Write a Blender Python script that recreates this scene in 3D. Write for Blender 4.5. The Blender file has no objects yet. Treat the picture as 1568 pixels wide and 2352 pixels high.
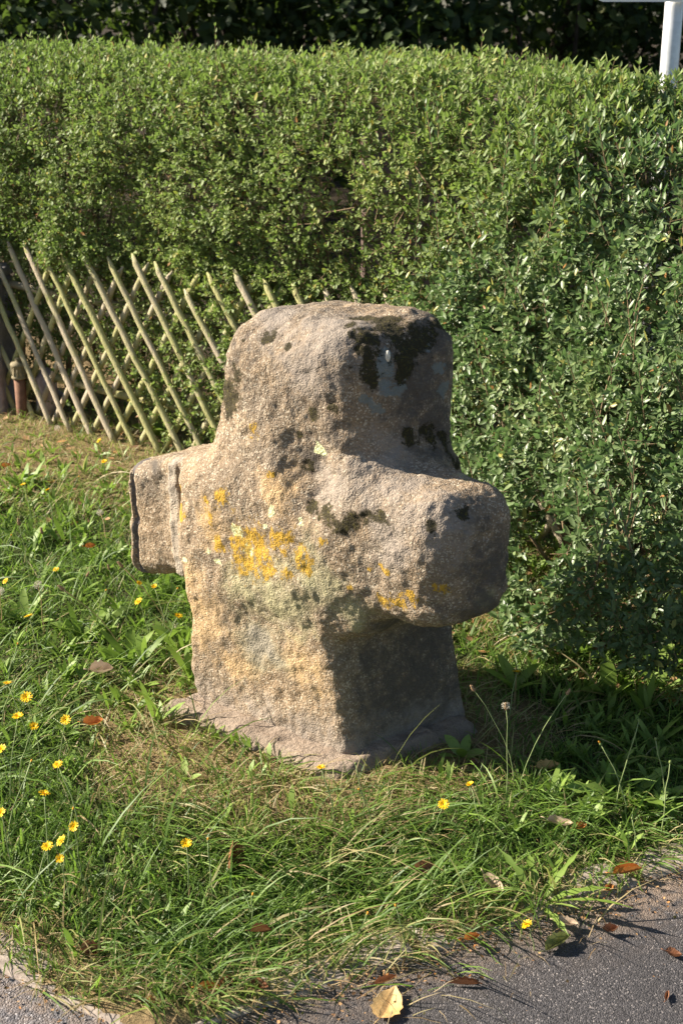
import bpy, math, random
import numpy as np
from mathutils import Vector, Matrix
from mathutils.bvhtree import BVHTree

R = math.radians
random.seed(7)
RNG = np.random.default_rng(11)
SC = bpy.context.scene
COL = SC.collection

# ------------------------------------------------------------------ camera, light, exposure
CAM_H, PITCH, FPX = 1.7, R(21.5), 50 / 36 * 2352
cam = bpy.data.cameras.new('camera')
cam.sensor_fit = 'VERTICAL'; cam.sensor_height = 36; cam.sensor_width = 24; cam.lens = 50
cam.clip_start = .05; cam.clip_end = 400
cam.dof.use_dof = True; cam.dof.focus_distance = 3.05; cam.dof.aperture_fstop = 8
cam_o = bpy.data.objects.new('camera', cam); COL.objects.link(cam_o)
cam_o.location = (0, 0, CAM_H); cam_o.rotation_euler = (R(90) - PITCH, 0, 0)
SC.camera = cam_o

SUN_EL, SUN_AZ = R(31), R(12)            # sun stands left of the picture, a little behind the subject
to_sun = Vector((-math.cos(SUN_AZ) * math.cos(SUN_EL), math.sin(SUN_AZ) * math.cos(SUN_EL), math.sin(SUN_EL)))
world = bpy.data.worlds.new('World'); SC.world = world; world.use_nodes = True
wn = world.node_tree.nodes; wl = world.node_tree.links
bg = wn['Background']; sky = wn.new('ShaderNodeTexSky'); sky.sky_type = 'NISHITA'; sky.sun_disc = False
sky.sun_elevation = SUN_EL; sky.sun_rotation = math.atan2(to_sun.x, to_sun.y)
wl.new(sky.outputs[0], bg.inputs[0]); bg.inputs[1].default_value = .05
sun = bpy.data.lights.new('sun', 'SUN'); sun.energy = 5; sun.angle = R(.5); sun.color = (1, .91, .77)
sun_o = bpy.data.objects.new('sun', sun); COL.objects.link(sun_o); sun_o.location = (-6, 1, 6)
sun_o.rotation_euler = to_sun.to_track_quat('Z', 'Y').to_euler()
SC.view_settings.view_transform = 'Standard'; SC.view_settings.look = 'None'
SC.view_settings.exposure = 1.6; SC.view_settings.gamma = 1
SC.cycles.max_bounces = 6; SC.cycles.transparent_max_bounces = 4

# ------------------------------------------------------------------ helpers
def ray(px, py):
    x = (px - 784) / FPX; y = -(py - 1176) / FPX
    c, s = math.cos(PITCH), math.sin(PITCH)
    return Vector((x, c + y * s, -s + y * c))
def gp(px, py, z=0.):                     # where the line of sight meets height z
    d = ray(px, py); t = (z - CAM_H) / d.z
    return Vector((0, 0, CAM_H)) + d * t
def atY(px, py, Y):
    d = ray(px, py); return Vector((0, 0, CAM_H)) + d * (Y / d.y)

_T = np.random.default_rng(3).random((64, 64, 64)).astype(np.float32) * 2 - 1
def vnoise(P, scale=1., off=0.):          # value noise, P (...,3), -1..1
    Q = np.asarray(P, dtype=np.float32) * scale + off
    I = np.floor(Q).astype(np.int32); F = Q - I; F = F * F * (3 - 2 * F)
    I &= 63; J = (I + 1) & 63
    x0, y0, z0 = I[..., 0], I[..., 1], I[..., 2]; x1, y1, z1 = J[..., 0], J[..., 1], J[..., 2]
    fx, fy, fz = F[..., 0], F[..., 1], F[..., 2]
    a = _T[x0, y0, z0] * (1 - fx) + _T[x1, y0, z0] * fx
    b = _T[x0, y1, z0] * (1 - fx) + _T[x1, y1, z0] * fx
    c = _T[x0, y0, z1] * (1 - fx) + _T[x1, y0, z1] * fx
    d = _T[x0, y1, z1] * (1 - fx) + _T[x1, y1, z1] * fx
    return (a * (1 - fy) + b * fy) * (1 - fz) + (c * (1 - fy) + d * fy) * fz
def sstep(a, b, x):
    t = np.clip((x - a) / (b - a), 0, 1); return t * t * (3 - 2 * t)
def nrm(v): return v / (np.linalg.norm(v, axis=-1, keepdims=True) + 1e-9)

def tag(o, label=None, cat=None, group=None, kind=None):
    if label: o['label'] = label
    if cat: o['category'] = cat
    if group: o['group'] = group
    if kind: o['kind'] = kind
    return o
def empty(name, loc=(0, 0, 0)):
    o = bpy.data.objects.new(name, None); COL.objects.link(o); o.location = loc; o.empty_display_size = .05
    return o
def link(name, me, parent=None, loc=None, mats=()):
    o = bpy.data.objects.new(name, me); COL.objects.link(o)
    for m in mats: me.materials.append(m)
    if parent is not None: o.parent = parent
    if loc is not None: o.location = loc
    return o
def mesh_np(name, V, faces, smooth=True, attrs=None, mat_idx=None):
    """faces: list of int arrays (n,3) or (n,4)"""
    me = bpy.data.meshes.new(name)
    V = np.asarray(V, dtype=np.float32).reshape(-1, 3)
    faces = [np.asarray(f, dtype=np.int32) for f in faces if len(f)]
    me.vertices.add(len(V)); me.vertices.foreach_set('co', V.ravel())
    nl = sum(f.size for f in faces); nf = sum(len(f) for f in faces)
    me.loops.add(nl); me.polygons.add(nf)
    me.loops.foreach_set('vertex_index', np.concatenate([f.ravel() for f in faces]))
    tot = np.concatenate([np.full(len(f), f.shape[1], np.int32) for f in faces])
    me.polygons.foreach_set('loop_start', np.concatenate([[0], np.cumsum(tot)[:-1]]).astype(np.int32))
    if smooth: me.polygons.foreach_set('use_smooth', np.ones(nf, bool))
    if mat_idx is not None: me.polygons.foreach_set('material_index', np.asarray(mat_idx, np.int32))
    for k, a in (attrs or {}).items():
        at = me.attributes.new(k, 'FLOAT', 'POINT'); at.data.foreach_set('value', np.asarray(a, np.float32).ravel())
    me.update(calc_edges=True); me.validate()
    return me
class MB:                                  # small mesh builder
    def __init__(s): s.v = []; s.f = []; s.m = []; s.n = 0
    def add(s, V, F, mi=0):
        s.v += [tuple(p) for p in V]; s.f += [tuple(i + s.n for i in f) for f in F]; s.m += [mi] * len(F); s.n += len(V)
    def tube(s, pts, radii, n=6, mi=0, cap=True):
        pts = [Vector(p) for p in pts]; V = []; F = []
        up = Vector((.31, .17, .93))
        for i, p in enumerate(pts):
            t = (pts[min(i + 1, len(pts) - 1)] - pts[max(i - 1, 0)]).normalized()
            a = t.cross(up)
            if a.length < 1e-3: a = t.cross(Vector((1, 0, 0)))
            a.normalize(); b = t.cross(a)
            r = radii[i] if hasattr(radii, '__len__') else radii
            for k in range(n):
                w = 2 * math.pi * k / n; V.append(p + (a * math.cos(w) + b * math.sin(w)) * r)
        for i in range(len(pts) - 1):
            for k in range(n): F.append((i * n + k, i * n + (k + 1) % n, (i + 1) * n + (k + 1) % n, (i + 1) * n + k))
        if cap:
            F.append(tuple(range(n - 1, -1, -1))); F.append(tuple((len(pts) - 1) * n + k for k in range(n)))
        s.add(V, F, mi)
    def lathe(s, prof, n=16, mi=0, c=(0, 0, 0)):
        V = []; F = []
        for r, z in prof:
            for k in range(n):
                w = 2 * math.pi * k / n; V.append((c[0] + r * math.cos(w), c[1] + r * math.sin(w), c[2] + z))
        for i in range(len(prof) - 1):
            for k in range(n): F.append((i * n + k, i * n + (k + 1) % n, (i + 1) * n + (k + 1) % n, (i + 1) * n + k))
        F.append(tuple(range(n - 1, -1, -1))); F.append(tuple((len(prof) - 1) * n + k for k in range(n)))
        s.add(V, F, mi)
    def mesh(s, name, smooth=True):
        me = bpy.data.meshes.new(name); me.from_pydata(s.v, [], s.f)
        for p, m in zip(me.polygons, s.m): p.use_smooth = smooth; p.material_index = m
        me.update(); return me

class NT:                                  # node helper
    def __init__(s, name):
        s.m = bpy.data.materials.new(name); s.m.use_nodes = True
        s.t = s.m.node_tree; s.t.nodes.clear(); s.o = s.t.nodes.new('ShaderNodeOutputMaterial')
    def n(s, typ, ins=None, out=0, **kw):
        nd = s.t.nodes.new('ShaderNode' + typ)
        for k, v in kw.items(): setattr(nd, k, v)
        for k, v in (ins or {}).items():
            if isinstance(v, bpy.types.NodeSocket): s.t.links.new(v, nd.inputs[k])
            else: nd.inputs[k].default_value = v
        return nd if out is None else nd.outputs[out]
    def attr(s, name): return s.n('Attribute', out=2, attribute_name=name)
    def coord(s): return s.n('TexCoord', out=3)
    def noise(s, co, scale, detail=4, rough=.6, dist=0.):
        return s.n('TexNoise', {'Vector': co, 'Scale': scale, 'Detail': detail, 'Roughness': rough, 'Distortion': dist})
    def math(s, op, a, b=0., clamp=False):
        return s.n('Math', {0: a, 1: b}, operation=op, use_clamp=clamp)
    def rng(s, v, a, b, c=0., d=1., smooth=True):
        return s.n('MapRange', {'Value': v, 'From Min': a, 'From Max': b, 'To Min': c, 'To Max': d},
                   interpolation_type='SMOOTHSTEP' if smooth else 'LINEAR')
    def mix(s, f, a, b, blend='MIX'):
        nd = s.t.nodes.new('ShaderNodeMix'); nd.data_type = 'RGBA'; nd.blend_type = blend
        for i, v in ((0, f), (6, a), (7, b)):
            if isinstance(v, bpy.types.NodeSocket): s.t.links.new(v, nd.inputs[i])
            else: nd.inputs[i].default_value = (*v, 1) if isinstance(v, tuple) and len(v) == 3 else v
        return nd.outputs[2]
    def ramp(s, f, stops):
        nd = s.t.nodes.new('ShaderNodeValToRGB'); e = nd.color_ramp.elements
        while len(e) < len(stops): e.new(.5)
        for el, (p, c) in zip(e, stops): el.position = p; el.color = (*c, 1)
        s.t.links.new(f, nd.inputs[0]); return nd.outputs[0]
    def bump(s, h, strength=.5, dist=.01, normal=None):
        ins = {'Height': h, 'Strength': strength, 'Distance': dist}
        if normal is not None: ins['Normal'] = normal
        return s.n('Bump', ins)
    def bsdf(s, color, rough=.8, normal=None, spec=.3, **kw):
        ins = {'Base Color': color if isinstance(color, bpy.types.NodeSocket) else (*color, 1), 'Roughness': rough, 'Specular IOR Level': spec}
        if normal is not None: ins['Normal'] = normal
        ins.update(kw); return s.n('BsdfPrincipled', ins)
    def end(s, sh):
        s.t.links.new(sh, s.o.inputs[0]); return s.m

def leaf_material(name, stops, rough=.45, trans=.3, spec=.4, tcol=(.25, .42, .05)):
    m = NT(name); v = m.attr('var')
    c = m.ramp(v, stops)
    nz = m.noise(m.coord(), 90, 2)
    c = m.mix(.35, c, m.mix(nz, (.35, .35, .35), (1, 1, 1)), 'MULTIPLY')
    a = m.bsdf(c, rough, spec=spec)
    t = m.n('BsdfTranslucent', {'Color': m.mix(.5, c, tcol)})
    return m.end(m.n('MixShader', {0: trans, 1: a, 2: t}))
def plain_material(name, c0, c1, scale=60, rough=.8, bump=.3, bd=.003, spec=.3, metallic=0.):
    m = NT(name); co = m.coord(); nz = m.noise(co, scale, 5, .65)
    c = m.mix(m.rng(nz, .3, .7), c0, c1)
    return m.end(m.bsdf(c, rough, m.bump(nz, bump, bd), spec, Metallic=metallic))

# ------------------------------------------------------------------ materials
def stone_material():
    m = NT('weathered_sandstone'); co = m.coord()
    big = m.noise(co, 5, 4, .6); mid = m.noise(co, 22, 5, .65); fine = m.noise(co, 130, 3, .7)
    vo = m.n('TexVoronoi', {'Vector': m.n('VectorMath', {0: co, 1: m.n('VectorMath', {0: m.n('TexNoise', {'Vector': co, 'Scale': 60.}, out=1), 3: .02}, operation='SCALE')}, operation='ADD'), 'Scale': 290.}, feature='SMOOTH_F1')
    gr = m.n('TexVoronoi', {'Vector': co, 'Scale': 300.}, out=1)        # grain colours
    c = m.mix(m.rng(big, .35, .65), (.265, .188, .117), (.195, .152, .110))
    c = m.mix(m.rng(mid, .45, .72), c, (.345, .25, .155))
    grv = m.n('SeparateColor', {0: gr})
    c = m.mix(m.rng(grv, .72, .95, 0, .55), c, (.60, .52, .40))
    c = m.mix(m.rng(grv, .34, .05, 0, .55), c, (.12, .085, .055))
    c = m.mix(m.rng(m.noise(co, 11, 7, .72), .48, .70, 0, .65), c, (.165, .125, .088))
    def lay(attr, col, a, b, nz, k=.6, amt=1.):
        nonlocal c
        v = m.math('ADD', m.attr(attr), m.math('MULTIPLY', m.math('SUBTRACT', nz, .5), k * 2))
        f = m.rng(v, a, b, 0, amt); c = m.mix(f, c, col); return f
    lay('ochre', (.55, .36, .17), .2, 1.1, mid, .7, .6)
    lay('algae', (.36, .34, .19), .2, 1.1, mid, .8, .7)
    lay('crust_shade', (.085, .072, .06), .25, .95, m.noise(co, 40, 5, .7), .8, .9)  # dark crust and weathering, with shade of the right side painted in
    lay('pinkgrey', (.25, .215, .185), .3, .9, mid, .7, .7)
    lay('slate', (.17, .19, .18), .45, .7, m.noise(co, 80, 6, .75), .8, .8)
    fp = lay('pale', (.66, .66, .36), .52, .62, m.noise(co, 90, 4, .7), .8, .9)
    fl = lay('lichen', (.46, .27, .02), .50, .70, m.noise(m.n('Mapping', {'Vector': co, 'Scale': (1, 1, .5)}), 95, 6, .8), 1.5, .85)
    mossn = m.noise(co, 70, 6, .82)
    fm = lay('moss', (.028, .024, .010), .40, .62, mossn, 1.1, .93)
    c = m.mix(m.math('MULTIPLY', fm, m.rng(m.noise(co, 160, 3), .5, .75)), c, (.10, .085, .02))
    lay('seam', (.36, .32, .27), .3, .9, mid, .7, .5)
    lay('gap', (.10, .09, .09), .4, .8, mid, .3, .85)  # slot coloured dark, its recess shade painted into the stone
    h = m.math('ADD', m.math('MULTIPLY', mid, 1.2), m.math('ADD', m.math('MULTIPLY', fine, 1.2), m.math('MULTIPLY', vo, -.75)))
    h = m.math('ADD', h, m.math('MULTIPLY', fm, m.math('MULTIPLY', mossn, 1.5)))
    h = m.math('ADD', h, m.math('MULTIPLY', m.math('ADD', fl, fp), .5))
    return m.end(m.bsdf(c, .92, m.bump(h, .62, .006), .2))
def mortar_material():
    m = NT('pinkish_mortar'); co = m.coord()
    a = m.noise(co, 9, 4); f = m.noise(co, 120, 4, .7)
    c = m.mix(m.rng(a, .35, .65), (.25, .195, .15), (.34, .268, .205))
    c = m.mix(m.rng(m.noise(co, 28, 5, .7), .48, .7, 0, .6), c, (.26, .185, .13))
    c = m.mix(m.rng(f, .55, .75, 0, .5), c, (.16, .13, .115))
    return m.end(m.bsdf(c, .95, m.bump(m.math('ADD', f, m.math('MULTIPLY', m.noise(co, 60, 5, .7), 1.5)), .9, .006), .2))
def asphalt_material(name, c0, c1, c2, sc):
    m = NT(name); co = m.coord()
    v1 = m.n('TexVoronoi', {'Vector': co, 'Scale': sc}, out=None)
    g = m.n('SeparateColor', {0: v1.outputs[1]})
    c = m.mix(m.rng(g, .25, .7), c0, c1); c = m.mix(m.rng(g, .93, .97), c, c2)
    c = m.mix(m.rng(m.noise(co, 4, 6, .65), .42, .68, 0, .75), c, tuple(x * .62 for x in c1))
    c = m.mix(m.math('MULTIPLY', m.attr('dust'), m.rng(m.noise(co, 30, 5, .7), .35, .6)), c, (.26, .19, .14))
    h = m.math('ADD', m.math('MULTIPLY', v1.outputs[0], -1.), m.math('MULTIPLY', m.noise(co, sc * .35, 3), .8))
    return m.end(m.bsdf(c, .85, m.bump(h, .7, .0035), .3))
def ground_material():
    m = NT('turf_soil'); co = m.coord()
    a = m.noise(co, 14, 5, .7); f = m.noise(co, 70, 5, .75)
    green = m.mix(f, (.030, .045, .012), (.075, .09, .03))
    dry = m.mix(f, (.13, .085, .045), (.34, .25, .13))
    soil = m.mix(f, (.05, .035, .025), (.14, .10, .07))
    c = m.mix(m.rng(a, .45, .7), green, soil)
    c = m.mix(m.rng(m.math('ADD', m.attr('dry'), m.math('MULTIPLY', m.math('SUBTRACT', a, .5), .8)), .3, .7), c, dry)
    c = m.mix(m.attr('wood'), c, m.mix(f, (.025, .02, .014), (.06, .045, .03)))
    return m.end(m.bsdf(c, .95, m.bump(m.math('ADD', f, a), .8, .02), .1))
def stake_material():
    m = NT('weathered_stake_wood'); oi = m.n('ObjectInfo', out=5); co = m.coord()
    st = m.n('Mapping', {'Vector': co, 'Scale': (60, 60, 6)})
    g = m.noise(st, 2.5, 6, .75); a = m.noise(m.n('VectorMath', {0: co, 1: (3.1, 1.7, .4)}, operation='ADD'), 6, 4)
    c = m.mix(m.rng(g, .3, .7), (.28, .265, .11), (.45, .425, .20))
    c = m.mix(m.rng(m.math('ADD', a, m.math('MULTIPLY', oi, .35)), .55, .85), c, (.42, .35, .255))
    c = m.mix(m.rng(m.noise(co, 25, 4, .7), .58, .72, 0, .8), c, (.24, .27, .065))
    c = m.mix(m.rng(m.noise(co, 45, 3, .7), .66, .74, 0, .6), c, (.5, .47, .38))
    return m.end(m.bsdf(c, .85, m.bump(g, .9, .006), .2))
def bark_material(name, c0, c1):
    m = NT(name); co = m.coord(); st = m.n('Mapping', {'Vector': co, 'Scale': (1, 1, .25)})
    g = m.noise(st, 60, 5, .7)
    return m.end(m.bsdf(m.mix(m.rng(g, .3, .7), c0, c1), .9, m.bump(g, .7, .006), .15))
def fallen_material(name, c0, c1, c2):
    m = NT(name); co = m.coord()
    a = m.noise(co, 40, 5, .7)
    v = m.attr('vein')
    c = m.mix(m.rng(a, .3, .7), c0, c1); c = m.mix(m.rng(a, .62, .78), c, c2)
    c = m.mix(m.math('MULTIPLY', v, .45), c, c2)
    s = m.bsdf(c, .6, m.bump(m.math('ADD', a, m.math('MULTIPLY', v, -1.)), .5, .003), .35)
    t = m.n('BsdfTranslucent', {'Color': c})
    return m.end(m.n('MixShader', {0: .2, 1: s, 2: t}))

M = dict(
    stone=stone_material(), mortar=mortar_material(), ground=ground_material(), stake=stake_material(),
    road=asphalt_material('coarse_grey_asphalt', (.06, .056, .06), (.14, .133, .142), (.36, .34, .34), 300.),
    path=asphalt_material('dark_path_asphalt', (.034, .0315, .033), (.074, .069, .072), (.24, .215, .205), 400.),
    kerb=plain_material('pinkish_kerb_concrete', (.20, .16, .135), (.34, .285, .24), 70, .95, .5, .004),
    hedge=leaf_material('privet_leaf', [(0, (.085, .125, .040)), (.35, (.155, .215, .066)), (.75, (.245, .31, .105)), (.93, (.34, .39, .13)), (.97, (.38, .34, .08)), (1, (.30, .15, .05))], .55, .34, .28),
    twig=bark_material('twig_bark', (.14, .10, .06), (.28, .20, .12)),
    grass=leaf_material('grass_blade', [(0, (.068, .132, .022)), (.4, (.13, .225, .038)), (.74, (.235, .345, .068)), (.80, (.30, .31, .10)), (.9, (.46, .38, .20)), (1, (.36, .24, .11))], .5, .46, .35),
    straw=leaf_material('dry_straw', [(0, (.20, .12, .06)), (.4, (.36, .25, .13)), (1, (.52, .42, .26))], .6, .2, .3),
    broad=leaf_material('weed_leaf', [(0, (.11, .18, .03)), (.5, (.20, .30, .05)), (1, (.30, .40, .10))], .5, .38, .35),
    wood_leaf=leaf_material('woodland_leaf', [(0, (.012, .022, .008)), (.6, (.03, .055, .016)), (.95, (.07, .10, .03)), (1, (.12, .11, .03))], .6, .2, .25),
    stem=plain_material('flower_stalk', (.16, .22, .08), (.26, .30, .13), 60, .6, .1, .001),
    drystem=plain_material('dry_stalk', (.34, .22, .10), (.50, .38, .2), 60, .7, .1, .001),
    petal=leaf_material('yellow_petal', [(0, (.82, .48, .005)), (1, (.88, .62, .012))], .55, .25, .3, (.9, .6, .02)),
    orange=plain_material('orange_bud', (.55, .20, .02), (.75, .38, .03), 200, .7, .2, .001),
    calyx=plain_material('green_calyx', (.09, .13, .03), (.20, .24, .08), 200, .7, .2, .001),
    fluff=plain_material('seed_fluff', (.55, .50, .40), (.72, .66, .55), 300, .95, .4, .001),
    spike=plain_material('plantain_spike', (.20, .12, .06), (.42, .30, .18), 300, .9, .5, .001),
    rust=plain_material('rusty_pipe_iron', (.12, .055, .032), (.21, .105, .062), 40, .8, .3, .002, .3),
    rustcap=plain_material('grey_brown_cap_iron', (.15, .125, .07), (.27, .22, .13), 50, .75, .4, .002),
    concrete=plain_material('grey_lilac_concrete', (.22, .20, .21), (.33, .30, .31), 30, .95, .4, .004),
    rock=plain_material('pink_grey_stone', (.26, .20, .20), (.42, .34, .33), 25, .95, .5, .006),
    galva=plain_material('galvanised_steel', (.50, .51, .52), (.66, .67, .68), 18, .42, .08, .002, .5, .35),
    signwhite=plain_material('white_sign_rim', (.76, .76, .75), (.82, .82, .80), 20, .4, .02, .001, .5),
    signdark=plain_material('dark_plum_sign_face', (.045, .018, .022), (.07, .028, .035), 20, .45, .02, .001, .4),
    bark=bark_material('dark_tree_bark', (.03, .024, .018), (.075, .06, .045)),
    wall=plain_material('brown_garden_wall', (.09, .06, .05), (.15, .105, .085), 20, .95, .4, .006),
    leaf_tan=fallen_material('tan_fallen_leaf', (.50, .30, .11), (.68, .46, .20), (.32, .16, .06)),
    leaf_orange=fallen_material('orange_fallen_leaf', (.42, .15, .035), (.58, .25, .06), (.22, .07, .02)),
    leaf_brown=fallen_material('brown_fallen_leaf', (.18, .075, .035), (.30, .13, .06), (.09, .04, .025)),
    leaf_pale=fallen_material('pale_fallen_leaf', (.45, .33, .23), (.60, .47, .34), (.30, .18, .12)),
    leaf_green=fallen_material('olive_fallen_leaf', (.16, .18, .05), (.26, .26, .09), (.12, .12, .04)),
)

# ------------------------------------------------------------------ ground, roads, kerbs
KL0, KL1 = np.array([-.611, 2.065]), np.array([-.404, 1.935])       # left kerb line (grass is on its right)
KR0, KR1 = np.array([-.225, 1.927]), np.array([.679, 2.37])         # right kerb line (grass is beyond it)
dL = (KL1 - KL0) / np.linalg.norm(KL1 - KL0); dR = (KR1 - KR0) / np.linalg.norm(KR1 - KR0)
nL = np.array([-dL[1], dL[0]]); nR = np.array([-dR[1], dR[0]])      # both point into the grass
def sdL(x, y): return (x - KL0[0]) * nL[0] + (y - KL0[1]) * nL[1]
def sdR(x, y): return (x - KR0[0]) * nR[0] + (y - KR0[1]) * nR[1]
def verge(x, y): return np.minimum(sdL(x, y), sdR(x, y))           # > 0 on the grass
def xyz(x, y, z=0.): return np.stack([x, y, np.full_like(x, z)], -1)
FA, FD = np.array([-1.19, 5.3]), np.array([.82, -.573]); FN = np.array([-.573, -.82])   # fence line, its direction, outward
def fence_s(x, y): return (x - FA[0]) * FD[0] + (y - FA[1]) * FD[1]
def fence_o(x, y): return (x - FA[0]) * FN[0] + (y - FA[1]) * FN[1]
def gz(x, y):
    P = xyz(x, y)
    z = .012 * vnoise(P, 3.1, 5.) + .006 * vnoise(P, 11., 9.)
    v = verge(x, y)
    return np.where(v > 0, np.minimum(z + .008, .004 + v * .6), -.05)
STONE_XY = np.array([-.06, 2.955])
def dryness(x, y):
    P = xyz(x, y)
    o = fence_o(x, y); s = fence_s(x, y)
    d = sstep(1.0, .35, o) * sstep(2.0, .6, s) * 1.0
    d = np.maximum(d, sstep(1.6, 2.4, s) * sstep(1.2, .5, o) * .45)
    ax = (x - STONE_XY[0]); ay = (y - STONE_XY[1])
    r = np.sqrt((ax * .9) ** 2 + (ay * 1.1) ** 2)
    d = np.maximum(d, sstep(.62, .36, r) * .8)
    d = np.maximum(d, sstep(.20, .05, verge(x, y)) * .65)
    return np.clip(d + .25 * vnoise(P, 4.5, 2.), 0, 1)

def grid_axis(lo, hi, f0, f1, step, n_out=14):
    a = np.arange(f0, f1 + 1e-6, step)
    def geo(d): return step * (1.55 ** np.arange(1, n_out + 1)).cumsum() if d > 0 else 0
    g = geo(1); left = (f0 - g)[::-1]; right = f1 + g
    x = np.concatenate([left, a, right]); x = np.clip(x, lo, hi); return np.unique(x)
gx = grid_axis(-60, 60, -2.2, 2.2, .025); gy = grid_axis(-20, 90, 1.4, 6.2, .025)
X, Y = np.meshgrid(gx, gy, indexing='ij'); Z = gz(X, Y)
nx, ny = X.shape; I = np.arange(nx * ny).reshape(nx, ny)
F = np.stack([I[:-1, :-1], I[1:, :-1], I[1:, 1:], I[:-1, 1:]], -1).reshape(-1, 4)
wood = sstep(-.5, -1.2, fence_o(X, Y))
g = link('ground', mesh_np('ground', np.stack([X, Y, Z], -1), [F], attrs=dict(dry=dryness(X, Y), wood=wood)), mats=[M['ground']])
tag(g, kind='structure')

def sheet(name, poly, z, mat, step=.05):
    """flat paved sheet over a polygon given as a strip: two edges of equal length"""
    A, B = [np.array(p, float) for p in poly]
    n, m = len(A), 24
    t = (np.linspace(0, 1, m) ** 2.2)[None, :, None]
    P = A[:, None, :] * (1 - t) + B[:, None, :] * t
    V = np.concatenate([P, np.full((n, m, 1), z)], -1)
    I = np.arange(n * m).reshape(n, m); F = np.stack([I[:-1, :-1], I[1:, :-1], I[1:, 1:], I[:-1, 1:]], -1).reshape(-1, 4)
    v = -verge(V[..., 0], V[..., 1])
    dust = sstep(.16, .0, v) * (.45 + .55 * sstep(.2, .6, V[..., 0]))
    o = link(name, mesh_np(name, V, [F], attrs=dict(dust=dust)), mats=[M[mat]]); return tag(o, kind='structure')
# the corner where both kerbs meet lies just below the picture
den = dL[0] * -dR[1] + dR[0] * dL[1]
KC = np.array([-.318, 1.881])
KW = .09                                                           # kerb width, set into the grass side
tt = np.linspace(0, 1, 60)[:, None]
edgeL = KC + (-dL) * (tt[::-1] * 9); edgeR = KC + dR * (tt * 9)
sheet('road', (edgeL - nL * .0, edgeL - nL * 9 + np.array([0, -.0])), .004, 'road')
sheet('footpath', (edgeR - nR * .0, edgeR - nR * 6), .003, 'path')
mid = np.array([[KC[0], KC[1]], [KC[0] + .001, KC[1]]])
fan_a = np.repeat(KC[None], 24, 0); ang = np.linspace(math.atan2(-nL[1], -nL[0]), math.atan2(-nR[1], -nR[0]), 24)
fan_b = KC + np.stack([np.cos(ang), np.sin(ang)], -1) * 6
sheet('junction_asphalt', (fan_a, fan_b), .0015, 'path')

def kerb_stone(p0, p1, n, seed, parent):
    rng = np.random.default_rng(seed)
    p0 = np.array(p0); p1 = np.array(p1); L = np.linalg.norm(p1 - p0); d = (p1 - p0) / L
    prof = [(-.002, -.06), (-.002, .004), (.006, .009), (.03, .011), (.06, .010), (KW - .008, .008), (KW, .0), (KW, -.06)]
    k = max(6, int(L / .02)); ts = np.linspace(.002, L - .002, k); V = []
    for t in ts:
        for w, z in prof:
            q = p0 + d * t + n * w
            j = .0022 * vnoise(np.array([q[0], q[1], z]), 40, seed) + .0025 * vnoise(np.array([q[0], q[1], z]), 15, seed)
            e = .006 * max(0, 1 - min(t, L - t) / .012)
            V.append((q[0] + n[0] * j, q[1] + n[1] * j, z + (j if z > 0 else 0) - (e if z > 0 else 0)))
    m = len(prof); F = []
    for i in range(k - 1):
        for j in range(m - 1): F.append((i * m + j, (i + 1) * m + j, (i + 1) * m + j + 1, i * m + j + 1))
    F.append(tuple(range(m))); F.append(tuple((k - 1) * m + j for j in range(m - 1, -1, -1)))
    me = bpy.data.meshes.new('kerb_stone'); me.from_pydata([tuple(map(float, v)) for v in V], [], F); me.update()
    for p in me.polygons: p.use_smooth = False
    return link('kerb_stone', me, parent, mats=[M['kerb']])
kerb = empty('kerb', (0, 0, 0)); tag(kerb, kind='structure')
for i in range(5): kerb_stone(KC - dL * (.02 + i * .5), KC - dL * (.51 + i * .5), nL, i + 1, kerb)
for i in range(6): kerb_stone(KC + dR * (.02 + i * .5), KC + dR * (.51 + i * .5), nR, i + 20, kerb)

# ------------------------------------------------------------------ the stone cross (distance field, then surface nets)
U = np.array([.788, -.616]); W = np.array([.83, .56]); O = np.array([-.171, 2.889])
BI = np.linalg.inv(np.stack([U, W], 1))
def to_local(P):                                                    # world -> (a, b, z)
    ab = (np.asarray(P)[..., :2] - O) @ BI.T
    return np.concatenate([ab, np.asarray(P)[..., 2:3]], -1)
def to_world(L): return np.concatenate([O + L[..., :1] * U + L[..., 1:2] * W, L[..., 2:3]], -1)
def front(px, py, b=0.):                                            # pixel -> (a, z) on the plane b
    o = to_local(np.array([0, 0, CAM_H])); d = to_local(np.array([0, 0, CAM_H]) + np.array(ray(px, py))) - o
    t = (b - o[1]) / d[1]; q = o + d * t; return np.array([q[0], b, q[2]])
def rbox(P, lo, hi, r):
    lo = np.array(lo); hi = np.array(hi); c = (lo + hi) / 2; h = (hi - lo) / 2
    q = np.abs(P - c) - (h - r)
    return np.linalg.norm(np.maximum(q, 0), axis=-1) + np.minimum(q.max(-1), 0) - r
def smin(a, b, k):
    h = np.clip(.5 + .5 * (b - a) / k, 0, 1); return b * (1 - h) + a * h - k * h * (1 - h)
def smax(a, b, k): return -smin(-a, -b, k)
def capsule(P, p, q, r):
    p = np.array(p); q = np.array(q); d = q - p; t = np.clip(((P - p) @ d) / (d @ d), 0, 1)
    return np.linalg.norm(P - p - t[..., None] * d, axis=-1) - r
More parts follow.
